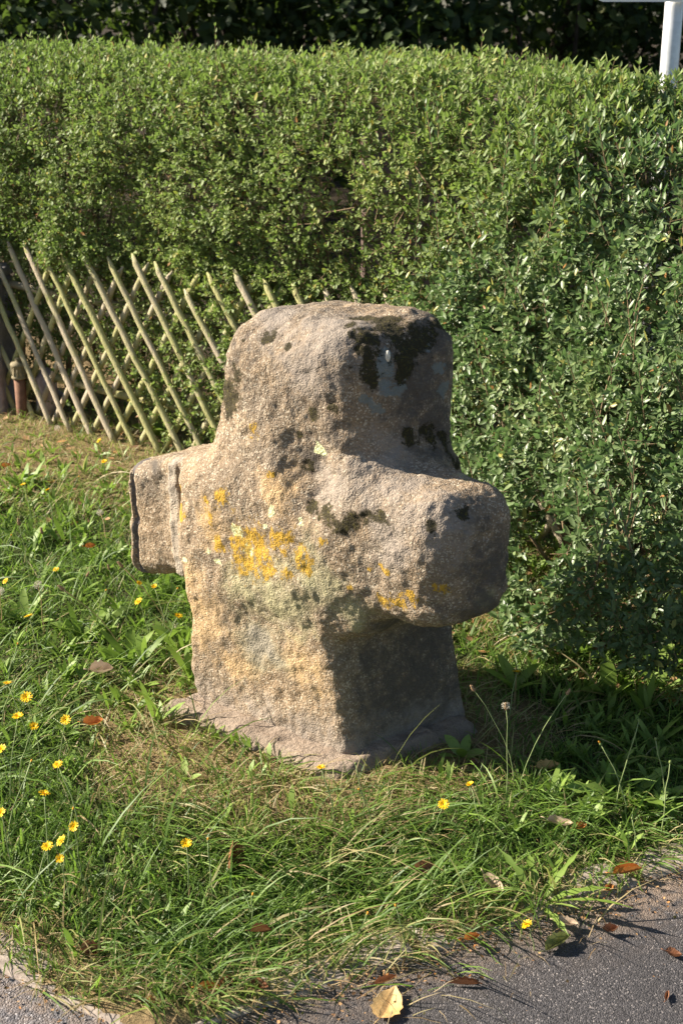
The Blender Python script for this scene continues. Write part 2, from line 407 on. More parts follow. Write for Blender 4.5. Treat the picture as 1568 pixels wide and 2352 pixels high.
def surface_nets(Fd, lo, h):
    S = Fd < 0; nx, ny, nz = Fd.shape
    c = [(i, j, k) for i in (0, 1) for j in (0, 1) for k in (0, 1)]
    sl = lambda A, o: A[o[0]:nx - 1 + o[0], o[1]:ny - 1 + o[1], o[2]:nz - 1 + o[2]]
    cnt = sum(sl(S, o).astype(np.int8) for o in c)
    act = np.argwhere((cnt > 0) & (cnt < 8)); idx = np.full((nx - 1, ny - 1, nz - 1), -1, np.int32)
    idx[act[:, 0], act[:, 1], act[:, 2]] = np.arange(len(act))
    acc = np.zeros((len(act), 3)); num = np.zeros(len(act))
    for a in c:
        for ax in range(3):
            if a[ax]: continue
            b = list(a); b[ax] = 1
            fa = Fd[act[:, 0] + a[0], act[:, 1] + a[1], act[:, 2] + a[2]]; fb = Fd[act[:, 0] + b[0], act[:, 1] + b[1], act[:, 2] + b[2]]
            m = (fa < 0) != (fb < 0); t = np.where(m, fa / (fa - fb + 1e-12), 0)
            p = np.array(a, float)[None] + np.zeros((len(act), 1)); p[:, ax] += t
            acc += p * m[:, None]; num += m
    V = lo + (act + acc / num[:, None]) * h
    quads = []
    for ax in range(3):
        u, v = (ax + 1) % 3, (ax + 2) % 3
        n = [nx, ny, nz]; s0 = [slice(0, n[i]) for i in range(3)]; s1 = list(s0)
        s0[ax] = slice(0, n[ax] - 1); s1[ax] = slice(1, n[ax])
        ch = np.argwhere(S[tuple(s0)] != S[tuple(s1)])
        ch = ch[(ch[:, u] > 0) & (ch[:, v] > 0) & (ch[:, u] < n[u] - 1) & (ch[:, v] < n[v] - 1)]
        ins = S[ch[:, 0], ch[:, 1], ch[:, 2]]
        q = []
        for du, dv in ((1, 1), (0, 1), (0, 0), (1, 0)):
            cc = ch.copy(); cc[:, u] -= du; cc[:, v] -= dv; q.append(idx[cc[:, 0], cc[:, 1], cc[:, 2]])
        q = np.stack(q, 1); q[~ins] = q[~ins][:, ::-1]; quads.append(q)
    return V, np.concatenate(quads)

def stone_field(P):
    a, b, z = P[..., 0], P[..., 1], P[..., 2]
    Wp = P + .010 * np.stack([vnoise(P, 7, 1.), vnoise(P, 7, 21.), vnoise(P, 7, 41.)], -1)
    def sh(*f): return np.stack(f, -1)
    a2, b2, z2 = Wp[..., 0], Wp[..., 1], Wp[..., 2]
    shaft = rbox(sh(a2 * (1 - .10 * (z2 - .1)) + .21 * np.clip(z2, 0, .6) * (a2 > 0), b2, z2), (-.238, .0, -.12), (.240, .345, .60), .026)
    body = rbox(sh(a2 + .03 * sstep(.30, .60, z2) * (a2 < 0), b2 - .0, z2 - .18 * (a2 + .02) * (a2 < 0)), (-.272, .004, .31), (.25, .305, .66), .05)
    ra = rbox(sh(a2, b2, z2 + .13 * (a2 - .26) * sstep(.45, .6, z2) - .05 * (a2 - .24) * sstep(.5, .4, z2) - .10 * (b2 - .1)), (.05, -.012, .388), (.480, .205, .712), .070)
    la = rbox(sh(a2, b2, z2 - .30 * (a2 + .36)), (-.500, .040, .300), (-.15, .275, .600), .042)
    hd = rbox(sh(a2 * (1 + 2.0 * np.clip(z2 - .70, 0, 1) * (a2 < 0)) + .03 * (z2 - .75), b2 - .06 * np.clip(z2 - .7, 0, 1), z2 - .07 * (a2 - .10)),
              (-.198, .0, .50), (.238, .312, .998), .098)
    d = smin(shaft, body, .05)
    d = smin(d, hd, .085)
    d = smin(d, ra, .085)
    d = smin(d, la, .018)
    # weathered hollows, the mossy crease down the front and the chipped corner
    for pts, r, k in ((((700, 965), (705, 1060), (730, 1130)), .045, .07),
                      (((512, 880), (500, 960)), .035, .05), (((1050, 1165), (1062, 1190)), .022, .03), (((605, 770), (632, 790)), .02, .035),
                      (((745, 935), (765, 985)), .020, .04)):
        for p, q in zip(pts[:-1], pts[1:]):
            A = front(*p); B = front(*q); off = np.array([0, -r - .004, 0])
            d = smax(d, -capsule(P, A + off, B + off, r), k)
    A = np.array([.236, -.004, .235]); d = smax(d, -capsule(P, A, A + [0, 0, .05], .026), .02)
    # left arm: layers split along the bed, a deep slot near its end and a step at the shaft
    ga = a + .03 * (z - .45) + .004 * vnoise(P, 9, 3.) + .002 * vnoise(P, 45, 6.)
    slot = np.maximum(np.abs(ga + .462) - .0095, np.abs(b - .03) - .024); d = smax(d, -np.maximum(slot, z - .9), .004)
    slot2 = np.maximum(np.abs(ga + .290 - .004 * vnoise(P, 25, 8.)) - .006, np.abs(b - .02) - .028)
    d = smax(d, -np.where(z < .58, slot2, 1), .006)
    slot3 = np.maximum(np.abs(ga + .375 + .01 * vnoise(P, 9, 12.)) - .004, b - .055); slot3 = np.maximum(slot3, np.abs(z - .40) - .06)
    ledge = np.maximum(np.maximum(np.abs(ga + .312) - .014, np.abs(b - .052) - .018), np.abs(z - .455) - .14)
    d = smin(d, ledge, .022)
    return d
HS = .0048
lo = np.array([-.54, -.09, -.08]); hi = np.array([.54, .36, 1.05])
ax = [np.arange(lo[i], hi[i], HS) for i in range(3)]
G = np.stack(np.meshgrid(*ax, indexing='ij'), -1).astype(np.float32)
V, Q = surface_nets(stone_field(G), lo, HS); del G
VW = to_world(V)
def vert_normals(V, Q):
    n = np.cross(V[Q[:, 2]] - V[Q[:, 0]], V[Q[:, 3]] - V[Q[:, 1]]); N = np.zeros_like(V)
    for i in range(4): np.add.at(N, Q[:, i], n)
    return nrm(N)
# relax once, then roughen
def relax(V, Q, k):
    s = np.zeros_like(V); c = np.zeros(len(V))
    for i in range(4):
        np.add.at(s, Q[:, i], V[Q[:, (i + 1) % 4]]); np.add.at(c, Q[:, i], 1)
        np.add.at(s, Q[:, (i + 1) % 4], V[Q[:, i]]); np.add.at(c, Q[:, (i + 1) % 4], 1)
    return V * (1 - k) + k * s / c[:, None]
VW = relax(VW, Q, .5)
NV = vert_normals(VW, Q)
if ((VW - VW.mean(0)) * NV).sum(-1).mean() < 0: Q = Q[:, ::-1]; NV = -NV
n1 = vnoise(VW, 28, 1.); n2 = vnoise(VW, 65, 2.); n3 = vnoise(VW, 130, 4.)
pit = np.minimum(0, vnoise(VW, 38, 17.) + .25)
VW = VW + NV * (.0035 * n1 + .0022 * n2 + .0016 * n3 + .004 * pit)[:, None]
VW[:, 0] += .0                                                     # stays where it stands
bvh = BVHTree.FromPolygons([tuple(v) for v in VW], [tuple(q) for q in Q])
def hit(px, py):
    h = bvh.ray_cast(Vector((0, 0, CAM_H)), ray(px, py).normalized()); return h[0]
def blobs(lst):
    f = np.zeros(len(VW)); wv = np.stack([vnoise(VW, 26, 3. + i * 11) + .7 * vnoise(VW, 60, 5. + i * 7) for i in range(3)], -1)
    for px, py, r in lst:
        h = hit(px, py)
        if h is None: continue
        rr = r * (h - Vector((0, 0, CAM_H))).length / FPX
        d = np.linalg.norm(VW - np.array(h) + wv * min(.02, rr * .75), axis=1) / rr
        f = np.maximum(f, np.exp(-d * d * .7))
    return f
A_ = {}
A_['lichen'] = blobs([(470, 1150, 16), (512, 1150, 34), (415, 1175, 24), (415, 1120, 10), (585, 990, 16), (625, 1085, 12), (590, 1255, 60), (560, 1290, 40), (610, 1310, 30), (690, 1280, 32), (645, 1240, 36),
                      (545, 1255, 26), (500, 1240, 22), (880, 1305, 16), (850, 1310, 10), (890, 1395, 20), (915, 1385, 22), (945, 1375, 24), (1010, 1352, 20), (700, 1300, 26), (480, 1200, 20), (800, 1350, 10), (930, 700, 14), (740, 1250, 14), (660, 1320, 20)]) * .92
A_['pale'] = blobs([(735, 1035, 14), (622, 1168, 14), (545, 1225, 18), (572, 1262, 16), (500, 1285, 10), (610, 1215, 10), (480, 1265, 8), (690, 1200, 8), (425, 1290, 10)])
A_['moss'] = blobs([(522, 905, 44), (502, 945, 36), (492, 985, 26), (545, 870, 22), (620, 775, 22), (660, 795, 10), (840, 780, 34), (845, 830, 30), (850, 870, 22), (935, 790, 46), (970, 770, 42), (925, 830, 36), (880, 750, 34), (900, 735, 26), (840, 730, 30), (800, 745, 16), (765, 940, 16), (718, 955, 16), (690, 1000, 10),
                    (745, 1185, 34), (790, 1205, 34), (835, 1190, 26), (872, 1200, 24), (720, 1165, 18), (705, 1075, 14), (985, 1003, 22), (940, 1003, 22), (1020, 1005, 18), (1035, 1040, 18), (1050, 1060, 14), (1000, 740, 22), (570, 735, 10), (1062, 1175, 24), (990, 1210, 12), (560, 780, 6)])
A_['slate'] = blobs([(885, 815, 22), (880, 850, 22), (866, 935, 22), (895, 890, 26), (1005, 850, 20), (1010, 900, 20), (920, 880, 18), (985, 800, 14), (840, 920, 14)])
A_['algae'] = blobs([(640, 1380, 110), (720, 1330, 80), (560, 1350, 70), (800, 1400, 50), (600, 1480, 70), (1120, 1380, 30), (1060, 1090, 20)]) * .9
A_['ochre'] = blobs([(470, 1420, 90), (480, 1200, 60), (700, 1530, 70), (540, 1530, 60), (640, 1130, 60), (440, 1340, 50)]) * .9
A_['pinkgrey'] = np.maximum(sstep(.20, .04, VW[:, 2]) * .7, blobs([(600, 1480, 60), (880, 1100, 130), (980, 1180, 120), (900, 1250, 90), (760, 760, 120), (640, 740, 80), (700, 860, 90), (760, 1120, 70)]) * .85)
A_['crust_shade'] = np.maximum(sstep(.62, .98, VW[:, 2]) * .52, blobs([(1130, 1300, 90), (1100, 1400, 90), (980, 1440, 110), (960, 900, 120), (960, 860, 130), (950, 1560, 170), (900, 1640, 130), (1000, 1640, 120), (860, 1500, 60), (1000, 780, 90), (1000, 1000, 90), (900, 1430, 60), (720, 1060, 50), (760, 1000, 40), (1080, 1180, 50), (360, 1060, 30)]) * .92)  # weathered top; blobs mix dark crust with painted shade on right face and underside
L_ = to_local(VW)
ga = L_[:, 0] + .03 * (L_[:, 2] - .45)
A_['seam'] = np.where((np.abs(ga + .316) < .016) & (L_[:, 1] < .06) & (L_[:, 0] < -.295) & (np.abs(L_[:, 2] - .45) < .17), 1., 0.)
A_['gap'] = np.where((np.abs(ga + .462) < .0105) & (L_[:, 1] < .09), 1., 0.)
cross = empty('stone_cross', (float(O[0]), float(O[1]), 0))
tag(cross, 'squat weathered sandstone wayside cross with lichen and moss, set in the grass', 'stone cross')
def child_world(name, me, parent, mats=()):
    o = link(name, me, parent, mats=mats); o.matrix_parent_inverse = Matrix.Translation(parent.location).inverted(); return o
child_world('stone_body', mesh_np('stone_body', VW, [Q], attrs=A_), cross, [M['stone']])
# mortar footing
def mortar_field(P):
    z = P[..., 2]; k = np.clip(z + .01, 0, .2)
    n = .008 * vnoise(P, 9, 31.) + .006 * vnoise(P, 30, 3.)
    q = P.copy(); q[..., 0] -= .0
    d2 = rbox(q, (-.272, -.104, -.5), (.306, .352, .50), .05) + k * .9 + .022 * sstep(.0, .3, P[..., 0]) * 0
    return np.maximum(d2 + n, z - .038 + n * .8)
lo2 = np.array([-.36, -.14, -.08]); ax = [np.arange(a0, a1, .007) for a0, a1 in zip(lo2, (.39, .46, .13))]
G = np.stack(np.meshgrid(*ax, indexing='ij'), -1).astype(np.float32)
V2, Q2 = surface_nets(mortar_field(G), lo2, .007); V2 = to_world(V2); V2 = relax(V2, Q2, .5)
N2 = vert_normals(V2, Q2)
if ((V2 - V2.mean(0)) * N2).sum(-1).mean() < 0: Q2 = Q2[:, ::-1]; N2 = -N2
V2 = V2 + N2 * (.003 * vnoise(V2, 45, 5.) + .0035 * vnoise(V2, 95, 6.))[:, None]
child_world('mortar_footing', mesh_np('mortar_footing', V2, [Q2]), cross, [M['mortar']])
# a snail shell scrap and a bird dropping on the head
h = hit(890, 818)
if h:
    mb = MB(); mb.lathe([(.001, -.012), (.004, -.010), (.0055, -.003), (.005, .006), (.003, .011), (.001, .012)], 10)
    o = link('pale_plug', mb.mesh('pale_plug'), cross, mats=[M['fluff']]); o.location = h - cross.location

# ------------------------------------------------------------------ foliage generators
LEAF_V = np.array([[0, 0, 0], [.34, 0, -.03], [.68, 0, -.035], [1, 0, .02], [.30, -.21, .03], [.66, -.19, .03], [.30, .21, .03], [.66, .19, .03]], np.float32)
LEAF_T = np.array([[0, 4, 1], [0, 1, 6], [5, 3, 2], [2, 3, 7]]); LEAF_Q = np.array([[4, 5, 2, 1], [1, 2, 7, 6]])
def leaves_mesh(name, pos, axis, normal, length, width, var):
    """one mesh of N leaves: base pos, axis direction, face normal, length, relative width"""
    x = nrm(axis); zn = normal - (normal * x).sum(-1, keepdims=True) * x; zn = nrm(zn); y = np.cross(zn, x)
    L = length[:, None, None]
    V = pos[:, None, :] + L * (LEAF_V[None, :, 0:1] * x[:, None, :] + width[:, None, None] * LEAF_V[None, :, 1:2] * y[:, None, :] + LEAF_V[None, :, 2:3] * zn[:, None, :])
    n = len(pos); off = (np.arange(n) * 8)[:, None, None]
    return mesh_np(name, V, [(LEAF_T[None] + off).reshape(-1, 3), (LEAF_Q[None] + off).reshape(-1, 4)], attrs=dict(var=np.repeat(var, 8)))
def sprigs(pos, d, n_pairs, twig_len, leaf_len, rng, spread=1.05, up=.25):
    """leaf arrays for N sprigs of opposite leaf pairs along twigs d"""
    N = len(pos); d = nrm(d)
    ref = rng.normal(size=(N, 3)); e1 = nrm(np.cross(d, ref)); e2 = np.cross(d, e1)
    out = [[], [], [], [], []]
    tone = rng.random(N)
    for k in range(n_pairs):
        t = (k + .6) / n_pairs
        base = pos + d * (twig_len * t)[:, None]
        e = e1 if k % 2 == 0 else e2
        for sg in (-1, 1):
            ang = spread * (1.15 - .55 * t) + rng.normal(0, .22, N)
            ax = d * np.cos(ang)[:, None] + sg * e * np.sin(ang)[:, None] + rng.normal(0, .14, (N, 3))
            no = d * np.sin(ang)[:, None] - sg * e * np.cos(ang)[:, None] + np.array([0, 0, up]) + rng.normal(0, .22, (N, 3))
            keep = rng.random(N) < .93
            sz = leaf_len * (.65 + .5 * math.sin(math.pi * min(1, t * .85 + .1))) * rng.uniform(.5, 1.22, N)
            v = np.clip(.12 + .38 * tone + .42 * rng.random(N) + .12 * t, 0, .94)
            v = np.clip(v + .22 * vnoise(base, 1.7, 5.) + .12 * vnoise(base, 5., 8.), 0, .94)
            v = np.where(rng.random(N) < .022, .97, v); v = np.where(rng.random(N) < .010, 1., v)
            for lst, arr in zip(out, (base, ax, no, sz, v)): lst.append(arr[keep])
    return [np.concatenate(o) for o in out]
def twig_mesh(name, pos, d, ln, r):
    N = len(pos); d = nrm(d); e1 = nrm(np.cross(d, np.array([.3, .5, .8]) + 0 * d)); e2 = np.cross(d, e1)
    V = []
    for t, rr in ((-.5, 1.), (1., .5)):
        for k in range(3):
            w = 2 * math.pi * k / 3
            V.append(pos + d * (ln * t)[:, None] + (e1 * math.cos(w) + e2 * math.sin(w)) * (r * rr)[:, None])
    V = np.stack(V, 1); off = (np.arange(N) * 6)[:, None, None]
    Fq = np.array([[0, 1, 4, 3], [1, 2, 5, 4], [2, 0, 3, 5]])
    return mesh_np(name, V, [(Fq[None] + off).reshape(-1, 4)])

def blades(pos, az, L, tilt, bend, width, var, prof=(1, .95, .8, .5, .08), rows=5, twist=None, fold=0.):
    """strip leaves: base pos (N,3), azimuth, length, start tilt from the vertical, extra bend; returns V, F, attr"""
    N = len(pos); h = np.stack([np.cos(az), np.sin(az), 0 * az], -1); side = np.stack([-np.sin(az), np.cos(az), 0 * az], -1)
    if twist is not None: side = nrm(side * np.cos(twist)[:, None] + (np.array([0, 0, 1.]) * np.sin(twist)[:, None]))
    p = pos.copy(); rowsV = []
    for i in range(rows):
        w = width * prof[i] * .5
        rowsV.append(np.stack([p - side * w[:, None], p + side * w[:, None]], 1))
        th = tilt + bend * (i + .5) / rows
        step = (h * np.sin(th)[:, None] + np.array([0, 0, 1.]) * np.cos(th)[:, None]) * (L / (rows - 1))[:, None]
        p = p + step
        p[:, 2] = np.maximum(p[:, 2], pos[:, 2] + .004 + .006 * (i % 2))
    V = np.stack(rowsV, 1)                                          # N, rows, 2, 3
    b = np.array([[2 * i, 2 * i + 1, 2 * i + 3, 2 * i + 2] for i in range(rows - 1)])
    Fq = (b[None] + (np.arange(N) * rows * 2)[:, None, None]).reshape(-1, 4)
    return V.reshape(-1, 3), Fq, np.repeat(var, rows * 2)

# ------------------------------------------------------------------ hedge
def hedge_top(s): return 1.325 + .03 * sstep(.3, 1.3, s) - .085 * sstep(1.5, 2.6, s)
def hedge_front(s, z, lump=True):
    """how far the clipped face stands out from the fence line"""
    Rr = sstep(1.45, 2.75, s); zt = hedge_top(s)
    o = .035 + .045 * sstep(.66, .92, z) * (1 - .4 * sstep(.9, 1.3, z))
    o = o * (1 - Rr) + Rr * (.10 + .74 * np.clip(1 - (np.maximum(z, .3) - .3) / 1.05, 0, 1) ** .85)
    o = o - .03 * (1 - Rr) * sstep(.75, .5, z)
    o = o - (.018 - .05 * sstep(.4, 1.1, s)) * sstep(.72, .6, z) * (1 - Rr) - .09 * sstep(.25, -.2, s) * sstep(.8, .65, z)
    o = o + .34 * sstep(-.45, -.85, s) * sstep(.2, .5, z)           # hedge bulge added out of view at left, to shade the fence end
    e = np.clip((z - (zt - .30)) / .30, 0, 1); o = o - .36 * (1 - np.sqrt(np.maximum(0, 1 - e * e)))
    if lump:
        P = np.stack([s, z, 0 * s], -1)
        o = o + (.055 * vnoise(P, 3.2, 7.) + .03 * vnoise(P, 8.5, 3.) + .015 * vnoise(P, 20., 4.)) * (.35 + .65 * sstep(.5, .8, z) + 1.1 * Rr)
    return o
def hedge_world(s, o, z): return np.stack([FA[0] + s * FD[0] + o * FN[0], FA[1] + s * FD[1] + o * FN[1], z], -1)
hedge = empty('privet_hedge', (float(FA[0] + FD[0] * 1.2 - FN[0] * .3), float(FA[1] + FD[1] * 1.2 - FN[1] * .3), 0))
tag(hedge, 'long clipped green privet hedge rising behind the lattice fence', 'hedge')
N3 = np.array([FN[0], FN[1], 0]); D3 = np.array([FD[0], FD[1], 0]); Z3 = np.array([0, 0, 1.])
rng = np.random.default_rng(21)
LV = [[], [], [], [], [], []]; TW = [[], [], [], []]
def in_hollow(Pw):
    c = np.array(gp(1300, 1400, .25)); q = (Pw - np.array([.60, 3.36, .27])) / np.array([.15, .30, .17])
    return (q * q).sum(-1)
def add_sprigs(N, pairs, tl, ll, s_rng, z_rng, depth, dirmix, keep=None, wid=1.):
    s = rng.uniform(*s_rng, N); z = rng.uniform(*z_rng, N) if z_rng else None
    o = hedge_front(s, z) - depth(N)
    P = hedge_world(s, o, z)
    k = np.ones(N, bool) if keep is None else keep(s, z, o, P)
    thin = (((P - np.array([-.02, 4.36, .90])) / np.array([.30, .3, .17])) ** 2).sum(-1)
    k &= rng.random(N) > .68 * np.exp(-thin)
    dn = vnoise(P, 6., 9.) + .7 * vnoise(P, 15., 2.)
    k &= dn > -.75 + .25 * rng.random(N)
    s, z, o, P = s[k], z[k], o[k], P[k]; n = len(s)
    e = sstep(hedge_top(s) - .3, hedge_top(s), z)[:, None]
    a, b, c = dirmix
    d = N3 * a * (1 - e) + Z3 * (b + e * 1.2) + rng.normal(0, c, (n, 3))
    tlen = tl * rng.uniform(.6, 1.3, n)
    llen = ll * (1 + .55 * sstep(1.4, 2.3, s) + .35 * sstep(1.0, 1.3, z)) * rng.uniform(.8, 1.2, n)
    r = sprigs(P - nrm(d) * (tlen * .6)[:, None], d, pairs, tlen, np.ones(n), rng)
    # leaf lengths follow their sprig
    idx = nearest_len = None
    LV[0].append(r[0]); LV[1].append(r[1]); LV[2].append(r[2]); LV[4].append(r[4])
    ss = (r[0][:, 0] - FA[0]) * FD[0] + (r[0][:, 1] - FA[1]) * FD[1]
    LV[3].append(r[3] * ll * (1 + .55 * sstep(1.4, 2.3, ss) + .35 * sstep(1.0, 1.3, r[0][:, 2]))); 
    LV[5].append(np.full(len(r[0]), wid) * (1 - .28 * sstep(1.2, 2.2, ss)) * (1 - .15 * sstep(1., 1.3, r[0][:, 2])))
    TW[0].append(P - nrm(d) * (tlen * .6)[:, None]); TW[1].append(d); TW[2].append(tlen); TW[3].append(np.full(n, .0011) * (1 + 1.6 * np.exp(-(((P - np.array([-.02, 4.36, .90])) / np.array([.30, .3, .17])) ** 2).sum(-1))))
dep = lambda n: np.abs(rng.normal(0, .045, n))
deep = lambda n: .05 + rng.exponential(.10, n)
hol = lambda s, z, o, P: in_hollow(P) > 1
low = lambda s, z, o, P: (in_hollow(P) > 1) & ((z > .10 + .12 * vnoise(P, 4., 6.)) | (s < 1.7)) & (rng.random(len(s)) < sstep(.05, .36, z) * .75 + .12 + .25 * sstep(.2, .8, s) + .3 * sstep(1.8, 2.4, s))
add_sprigs(9500, 4, .055, .0185, (-.9, 3.3), (.62, 1.36), dep, (1., .35, .45), hol, 1.15)
add_sprigs(4200, 4, .065, .0195, (-.9, 3.3), (.60, 1.38), deep, (.8, .5, .6), hol, 1.1)
add_sprigs(7500, 4, .055, .0180, (-.9, 3.3), (.05, .74), lambda n: np.abs(rng.normal(0, .05, n)) - .02, (1., .35, .5), low, 1.15)
add_sprigs(3600, 4, .06, .0185, (-.9, 3.3), (.05, .72), lambda n: .06 + rng.exponential(.08, n), (.7, .6, .6), low, 1.1)
add_sprigs(3000, 4, .08, .022, (-.9, 3.3), (.25, 1.3), lambda n: rng.uniform(.22, .6, n), (.6, .6, .6), None, 1.1)
add_sprigs(1500, 4, .08, .022, (2.0, 3.1), (.4, 1.3), lambda n: rng.uniform(.06, .5, n), (.6, .6, .6), hol, 1.1)
# flat top
Nt = 2600; s = rng.uniform(-.9, 3.3, Nt); dd = rng.uniform(0, .75, Nt)
P = hedge_world(s, hedge_front(s, hedge_top(s) - .02) - dd, hedge_top(s) + .03 * vnoise(np.stack([s, dd, 0 * s], -1), 6., 3.) - rng.exponential(.03, Nt))
d = Z3 * 1. + N3 * .1 + rng.normal(0, .35, (Nt, 3)); tl = .08 * rng.uniform(.6, 1.5, Nt)
r = sprigs(P - nrm(d) * (tl * .7)[:, None], d, 4, tl, np.full(Nt, .031), rng)
for i, j in ((0, 0), (1, 1), (2, 2), (3, 3), (4, 4)): LV[j].append(r[i])
LV[5].append(np.full(len(r[0]), .85)); TW[0].append(P - nrm(d) * (tl * .7)[:, None]); TW[1].append(d); TW[2].append(tl); TW[3].append(np.full(Nt, .0012))
LV = [np.concatenate(a) for a in LV]; TW = [np.concatenate(a) for a in TW]
# the 300 leaves that show largest are objects of their own
cd = np.linalg.norm(LV[0] - np.array([0, 0, CAM_H]), axis=1)
Xp = 784 + FPX * LV[0][:, 0] / (LV[0][:, 1] * math.cos(PITCH) + (CAM_H - LV[0][:, 2]) * math.sin(PITCH))
score = LV[3] / cd * (Xp > 1080) * (Xp < 1560) * (hedge_front(fence_s(LV[0][:, 0], LV[0][:, 1]), LV[0][:, 2]) - fence_o(LV[0][:, 0], LV[0][:, 1]) < .03)
big = np.argsort(-score)[:300]; rest = np.ones(len(cd), bool); rest[big] = False
M['hedge_right'] = leaf_material('cooler_privet_leaf', [(0, (.065, .105, .040)), (.35, (.11, .165, .064)), (.75, (.17, .235, .098)), (.93, (.25, .31, .125)), (.97, (.34, .32, .08)), (1, (.30, .15, .05))], .42, .26, .42, (.2, .4, .1))  # cooler, darker leaf colour of the loose new growth
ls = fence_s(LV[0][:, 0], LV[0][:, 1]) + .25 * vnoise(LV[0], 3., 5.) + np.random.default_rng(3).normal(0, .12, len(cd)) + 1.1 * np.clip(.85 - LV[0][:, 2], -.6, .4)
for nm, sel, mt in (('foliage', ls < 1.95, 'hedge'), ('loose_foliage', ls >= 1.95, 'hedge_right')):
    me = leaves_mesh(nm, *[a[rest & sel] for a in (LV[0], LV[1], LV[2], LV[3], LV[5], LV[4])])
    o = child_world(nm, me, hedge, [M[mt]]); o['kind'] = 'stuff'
leaf_variants = []
for k in range(6):
    lm = leaves_mesh('leaf', np.zeros((1, 3)), np.array([[1., 0, 0]]), np.array([[0, 0, 1.]]), np.ones(1), np.array([.82]), np.array([.25 + .12 * k]))
    lm.materials.append(M['hedge_right']); leaf_variants.append(lm)
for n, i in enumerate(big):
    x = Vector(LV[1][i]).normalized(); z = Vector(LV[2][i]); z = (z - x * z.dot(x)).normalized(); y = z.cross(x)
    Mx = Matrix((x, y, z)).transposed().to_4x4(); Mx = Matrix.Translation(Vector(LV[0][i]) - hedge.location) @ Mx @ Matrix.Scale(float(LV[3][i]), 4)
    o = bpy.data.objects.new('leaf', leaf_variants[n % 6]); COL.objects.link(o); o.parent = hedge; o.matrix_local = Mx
o = child_world('twigs', twig_mesh('twigs', *TW), hedge, [M['twig']]); o['kind'] = 'stuff'
# inner stems
for k in range(34):
    s = -.8 + k * .12 + random.uniform(-.04, .04); o0 = -.28 + random.uniform(-.08, .08)
    pts = []; rr = []
    lean = random.uniform(-.1, .1); fwd = random.uniform(-.05, .10)
    for i in range(7):
        t = i / 6
        q = hedge_world(np.array(s + lean * t + random.uniform(-.02, .02)), np.array(o0 + (.12 if s > 1.8 else 0) + fwd * t + random.uniform(-.02, .02)), np.array(-.02 + 1.0 * t))
        pts.append(q); rr.append(.013 * (1 - .75 * t) * random.uniform(.8, 1.2))
    mb = MB(); mb.tube(pts, rr, 6)
    for j in range(5):
        i = random.randint(1, 5); p = Vector(pts[i]); dv = Vector((FN[0], FN[1], 0)) * random.uniform(.05, .2) + Vector((FD[0], FD[1], 0)) * random.uniform(-.2, .2) + Vector((0, 0, random.uniform(.1, .35)))
        mb.tube([p, p + dv * .5 + Vector((0, 0, -.02)), p + dv], [.005, .004, .002], 5)
    child_world('stem', mb.mesh('stem'), hedge, [M['twig']])
# splayed bare stems in the gap on the right
for px, py, tops in ((1335, 1450, [(1262, 1120), (1215, 1230)]), (1370, 1455, [(1340, 1080), (1285, 1160)]), (1405, 1440, [(1392, 1080), (1425, 1060)]), (1385, 1450, [(1365, 1090), (1318, 1150)])):
    b0 = gp(px, py, .0); mb = MB()
    for tx, ty in tops:
        e = atY(tx, ty, b0.y + random.uniform(-.08, .12)); m1 = b0.lerp(e, .45) + Vector((random.uniform(-.02, .02), random.uniform(-.03, .03), .02))
        mb.tube([b0 + Vector((0, 0, -.02)), b0.lerp(m1, .5) + Vector((.006, 0, 0)), m1, m1.lerp(e, .5) + Vector((-.008, 0, .01)), e], [.0085, .0075, .0065, .005, .003], 7)
    child_world('stem', mb.mesh('stem'), hedge, [M['twig']])
# long upright shoots that the shears missed
def shoot(p0, d, L, ll, seed):
    r_ = np.random.default_rng(seed); d = Vector(d).normalized(); side = Vector((r_.normal(), r_.normal(), 0)) * .06
    pts = [Vector(p0) + d * (L * t) + side * (L * t * t) for t in np.linspace(0, 1, 6)]
    mb = MB(); mb.tube(pts, [.0022, .0020, .0018, .0016, .0013, .0009], 5, 1)
    npair = max(4, int(L / .022)); P = []; A = []; Nn = []
    for k in range(npair):
        t = (k + .7) / npair; f = t * 5; i = min(4, int(f)); q = pts[i].lerp(pts[i + 1], f - i)
        tg = (pts[i + 1] - pts[i]).normalized(); e = tg.cross(Vector((1, .3, .2))).normalized()
        e = Matrix.Rotation(k * R(90) + r_.normal() * .25, 3, tg) @ e
        for sg in (-1, 1):
            an = .95 - .45 * t + r_.normal() * .15
            P.append(q); A.append(tg * math.cos(an) + e * sg * math.sin(an)); Nn.append(tg * math.sin(an) - e * sg * math.cos(an) + Vector((0, 0, .2)))
    n = len(P); lens = ll * (np.linspace(1.0, .6, n)) * r_.uniform(.8, 1.15, n)
    me = leaves_mesh('x', np.array(P), np.array(A), np.array(Nn), lens, np.full(n, .8), r_.uniform(.35, .9, n))
    V0 = np.empty(len(me.vertices) * 3, np.float32); me.vertices.foreach_get('co', V0); V0 = V0.reshape(-1, 3)
    var = np.empty(len(me.vertices), np.float32); me.attributes['var'].data.foreach_get('value', var)
    nv = len(V0); V = np.concatenate([V0, np.array(mb.v)])
    tr = (LEAF_T[None] + (np.arange(n) * 8)[:, None, None]).reshape(-1, 3); qd = (LEAF_Q[None] + (np.arange(n) * 8)[:, None, None]).reshape(-1, 4)
    tq = np.array([f for f in mb.f if len(f) == 4]) + nv
    bpy.data.meshes.remove(me)
    mi = [0] * (len(tr) + len(qd)) + [1] * len(tq)
    return mesh_np('shoot', V, [tr, qd, tq], attrs=dict(var=np.concatenate([var, np.full(len(mb.v), .5)])), mat_idx=mi)
rs = random.Random(5)
